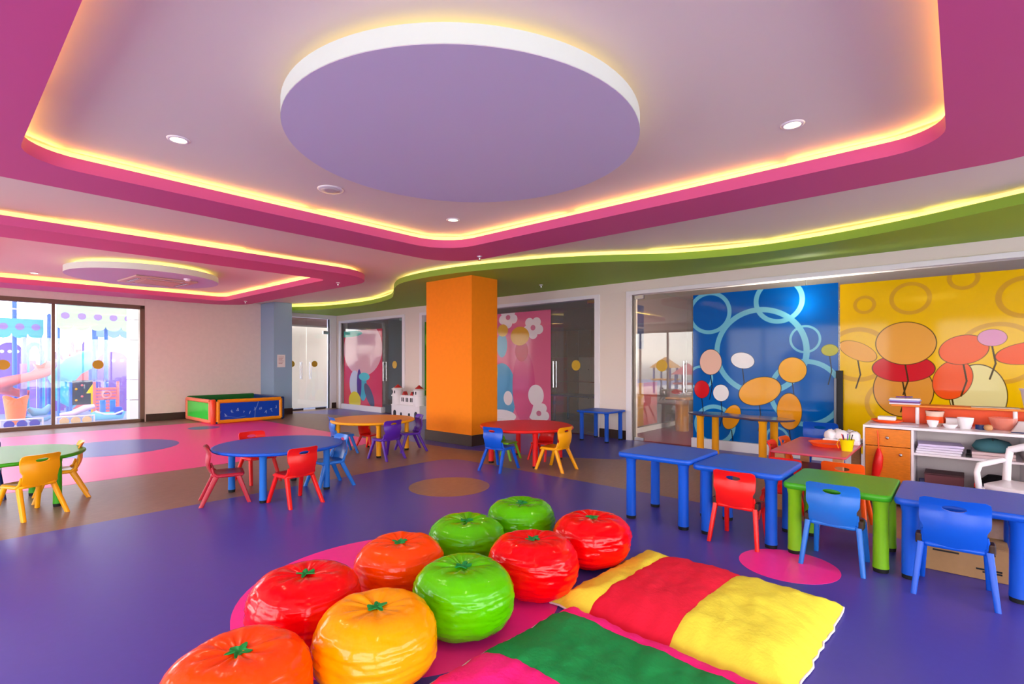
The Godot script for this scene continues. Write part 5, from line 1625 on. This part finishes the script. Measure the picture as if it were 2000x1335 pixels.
# ---------------------------------------------------------------- ball pit, castle, box
func build_far_things():
	var t := thing("ball_pit", "padded ball pit with green, blue and orange sides", "ball pit", Vector3(4.12, 0.002, -14.1))
	var w := 1.56
	var d := 1.7
	var h := 0.54
	var org := mat(rgb(246, 156, 20), 0.3)
	var rd := mat(rgb(232, 70, 40), 0.3)
	var slm := mat(rgb(244, 130, 96), 0.3)
	var grn := mat(rgb(60, 214, 70), 0.22)
	var dgr := mat(rgb(20, 110, 40), 0.3)
	# front (facing the room): blue printed sheet in an orange padded frame
	box(t, "front_panel", print_blue(), Vector3(0.1, 0.05, d - 0.04), Vector3(w - 0.02, h - 0.05, d - 0.005), 0.006)
	padded_frame(t, org, Vector3(0.08, 0, d - 0.02), Vector3(w, h, d - 0.02), false)
	# left end: green sheet in a salmon frame
	box(t, "end_panel", grn, Vector3(0.0, 0.06, 0.06), Vector3(0.035, h - 0.06, d - 0.12), 0.006)
	padded_frame(t, slm, Vector3(0.01, 0, 0.0), Vector3(0.01, h, d - 0.08), true)
	part(t, "corner_post", loft([level(ngon(14, 0.045), 0), level(ngon(14, 0.05), 0.02), level(ngon(14, 0.05), h - 0.01), level(ngon(14, 0.035), h + 0.004)]), rd, Vector3(0.035, 0, d - 0.035))
	box(t, "back_panel", dgr, Vector3(0.0, 0.0, 0.0), Vector3(w, h + 0.02, 0.08), 0.03)
	box(t, "right_panel", mat(rgb(24, 60, 130), 0.3), Vector3(w - 0.02, 0, 0.0), Vector3(w + 0.06, h, d - 0.02), 0.03)
	box(t, "floor_pad", mat(rgb(40, 80, 160), 0.5), Vector3(0.04, 0, 0.08), Vector3(w - 0.02, 0.05, d - 0.05), 0.01)
	# toy castle before the pier
	castle(Vector3(7.86, 0.002, -10.24))
	# carton under the near table
	var c := thing("cardboard_box", "brown cardboard box on the floor under the near blue table", "carton", Vector3(4.42, 0.002, 0.02), 0.0)
	box(c, "body", M.card, Vector3(-0.09, 0, -0.2), Vector3(0.17, 0.2, 0.2), 0.004)
	for f in [[-0.09, 0.038], [0.042, 0.17]]:
		box(c, "flap", M.card, Vector3(f[0], 0.2, -0.2), Vector3(f[1], 0.205, 0.2), 0.001)
	for l in [[0.155, -0.16, -0.06], [0.13, -0.16, -0.03], [0.155, 0.02, 0.14], [0.06, 0.05, 0.17], [0.045, 0.08, 0.17]]:
		box(c, "print_mark", M.black, Vector3(-0.0912, l[0], l[1]), Vector3(-0.0898, l[0] + 0.011, l[2]), 0.0003)

func print_blue() -> Material:
	# blue vinyl sheet with pale squiggles
	var im := canvas(512, 160, rgb(14, 70, 190))
	var r := RandomNumberGenerator.new()
	r.seed = 4
	for i in 11:
		var x := 0.05 + i * 0.085
		var y := 0.55 + 0.12 * sin(i * 1.7)
		var pts := []
		for k in 5:
			pts.append([x + r.randf_range(-0.02, 0.02), y + r.randf_range(-0.09, 0.09)])
		stroke(im, pts, 0.0035, rgb(150, 186, 226))
	stroke(im, [[0.62, 0.05], [0.6, 0.3], [0.57, 0.5], [0.56, 0.95]], 0.004, rgb(120, 160, 214))
	stroke(im, [[0.15, 0.75], [0.3, 0.85], [0.42, 0.8]], 0.003, rgb(90, 140, 210))
	var m := mat(Color.WHITE, 0.2)
	m.albedo_texture = done(im)
	m.uv1_triplanar = true
	m.uv1_scale = Vector3(0.68, 2.2, 0.68)
	m.uv1_offset = Vector3(0.5, 0.5, 0.5)
	return m

func padded_frame(t, m: Material, lo: Vector3, hi: Vector3, side: bool):
	var r := 0.045
	var a0 := lo.z if side else lo.x
	var a1 := hi.z if side else hi.x
	var h := hi.y
	var pt := func(a: float, y: float) -> Vector3: return Vector3(lo.x, y, a) if side else Vector3(a, y, lo.z)
	for s in [[pt.call(a0 + r, h - r), pt.call(a1 - r, h - r)], [pt.call(a0 + r, r), pt.call(a1 - r, r)], [pt.call(a0 + r, r), pt.call(a0 + r, h - r)], [pt.call(a1 - r, r), pt.call(a1 - r, h - r)]]:
		var path := []
		var rad := []
		var n := 14
		for k in n + 1:
			path.append(s[0].lerp(s[1], float(k) / n))
			rad.append(r * (1.0 if k % 2 == 0 else 0.93))
		part(t, "padded_edge", tube(path, rad, 10), m)

func castle(at: Vector3):
	# white plastic toy castle with two red-roofed towers, front facing the room (-x)
	var t := thing("toy_castle", "white toy castle with red-roofed towers beside the orange pillar", "toy castle", at)
	var wh := mat(rgb(240, 236, 240), 0.5)
	var red := mat(rgb(196, 40, 40), 0.5)
	var dk := mat(rgb(50, 50, 60), 0.6)
	box(t, "base_block", wh, Vector3(-0.16, 0, -0.56), Vector3(0.22, 0.3, 0.56), 0.008)
	box(t, "upper_block", wh, Vector3(-0.10, 0.3, -0.5), Vector3(0.2, 0.56, 0.5), 0.008)
	box(t, "ledge", wh, Vector3(-0.17, 0.295, -0.57), Vector3(0.22, 0.325, 0.57), 0.006)
	for e in [-0.42, 0.42]:
		part(t, "tower", loft([level(ngon(8, 0.15, -1.0, PI / 8), 0.3), level(ngon(8, 0.14, -1.0, PI / 8), 0.72)]), wh, Vector3(-0.06, 0, e))
		part(t, "tower_ledge", loft([level(ngon(8, 0.17, -1.0, PI / 8), 0.53), level(ngon(8, 0.17, -1.0, PI / 8), 0.56)]), wh, Vector3(-0.06, 0, e))
		part(t, "tower_eaves", loft([level(ngon(8, 0.18, -1.0, PI / 8), 0.70), level(ngon(8, 0.12, -1.0, PI / 8), 0.735)]), wh, Vector3(-0.06, 0, e))
		part(t, "tower_roof", loft([level(ngon(8, 0.11, -1.0, PI / 8), 0.735), level(ngon(8, 0.008, -1.0, PI / 8), 0.82)]), red, Vector3(-0.06, 0, e))
		for k in [-0.045, 0.045]:
			box(t, "tower_window", dk, Vector3(-0.207, 0.60, e + k - 0.012), Vector3(-0.19, 0.67, e + k + 0.012), 0.004)
		part(t, "arch_door", arch(0.055, 0.14), dk, Vector3(-0.165, 0.0, e), Vector3(0, -90, 0))
	for e in [-0.16, 0.16]:
		part(t, "arch_door", arch(0.035, 0.09), dk, Vector3(-0.165, 0.02, e), Vector3(0, -90, 0))
		part(t, "gable", upright(PackedVector2Array([Vector2(-0.06, 0), Vector2(0.06, 0), Vector2(0, 0.09)]), 0.1), red, Vector3(-0.09, 0.56, e), Vector3(0, -90, 0))
	for e in [-0.2, -0.14, -0.03, 0.03, 0.14, 0.2]:
		box(t, "window", dk, Vector3(-0.108, 0.40, e - 0.016), Vector3(-0.095, 0.50, e + 0.016), 0.004)

func arch(w: float, h: float) -> ArrayMesh:
	var o := PackedVector2Array([Vector2(-w, 0), Vector2(w, 0)])
	for j in 9:
		var a := PI * j / 8.0
		o.append(Vector2(cos(a) * w, h - w * 0.2 + sin(a) * w))
	return upright(o, 0.012)
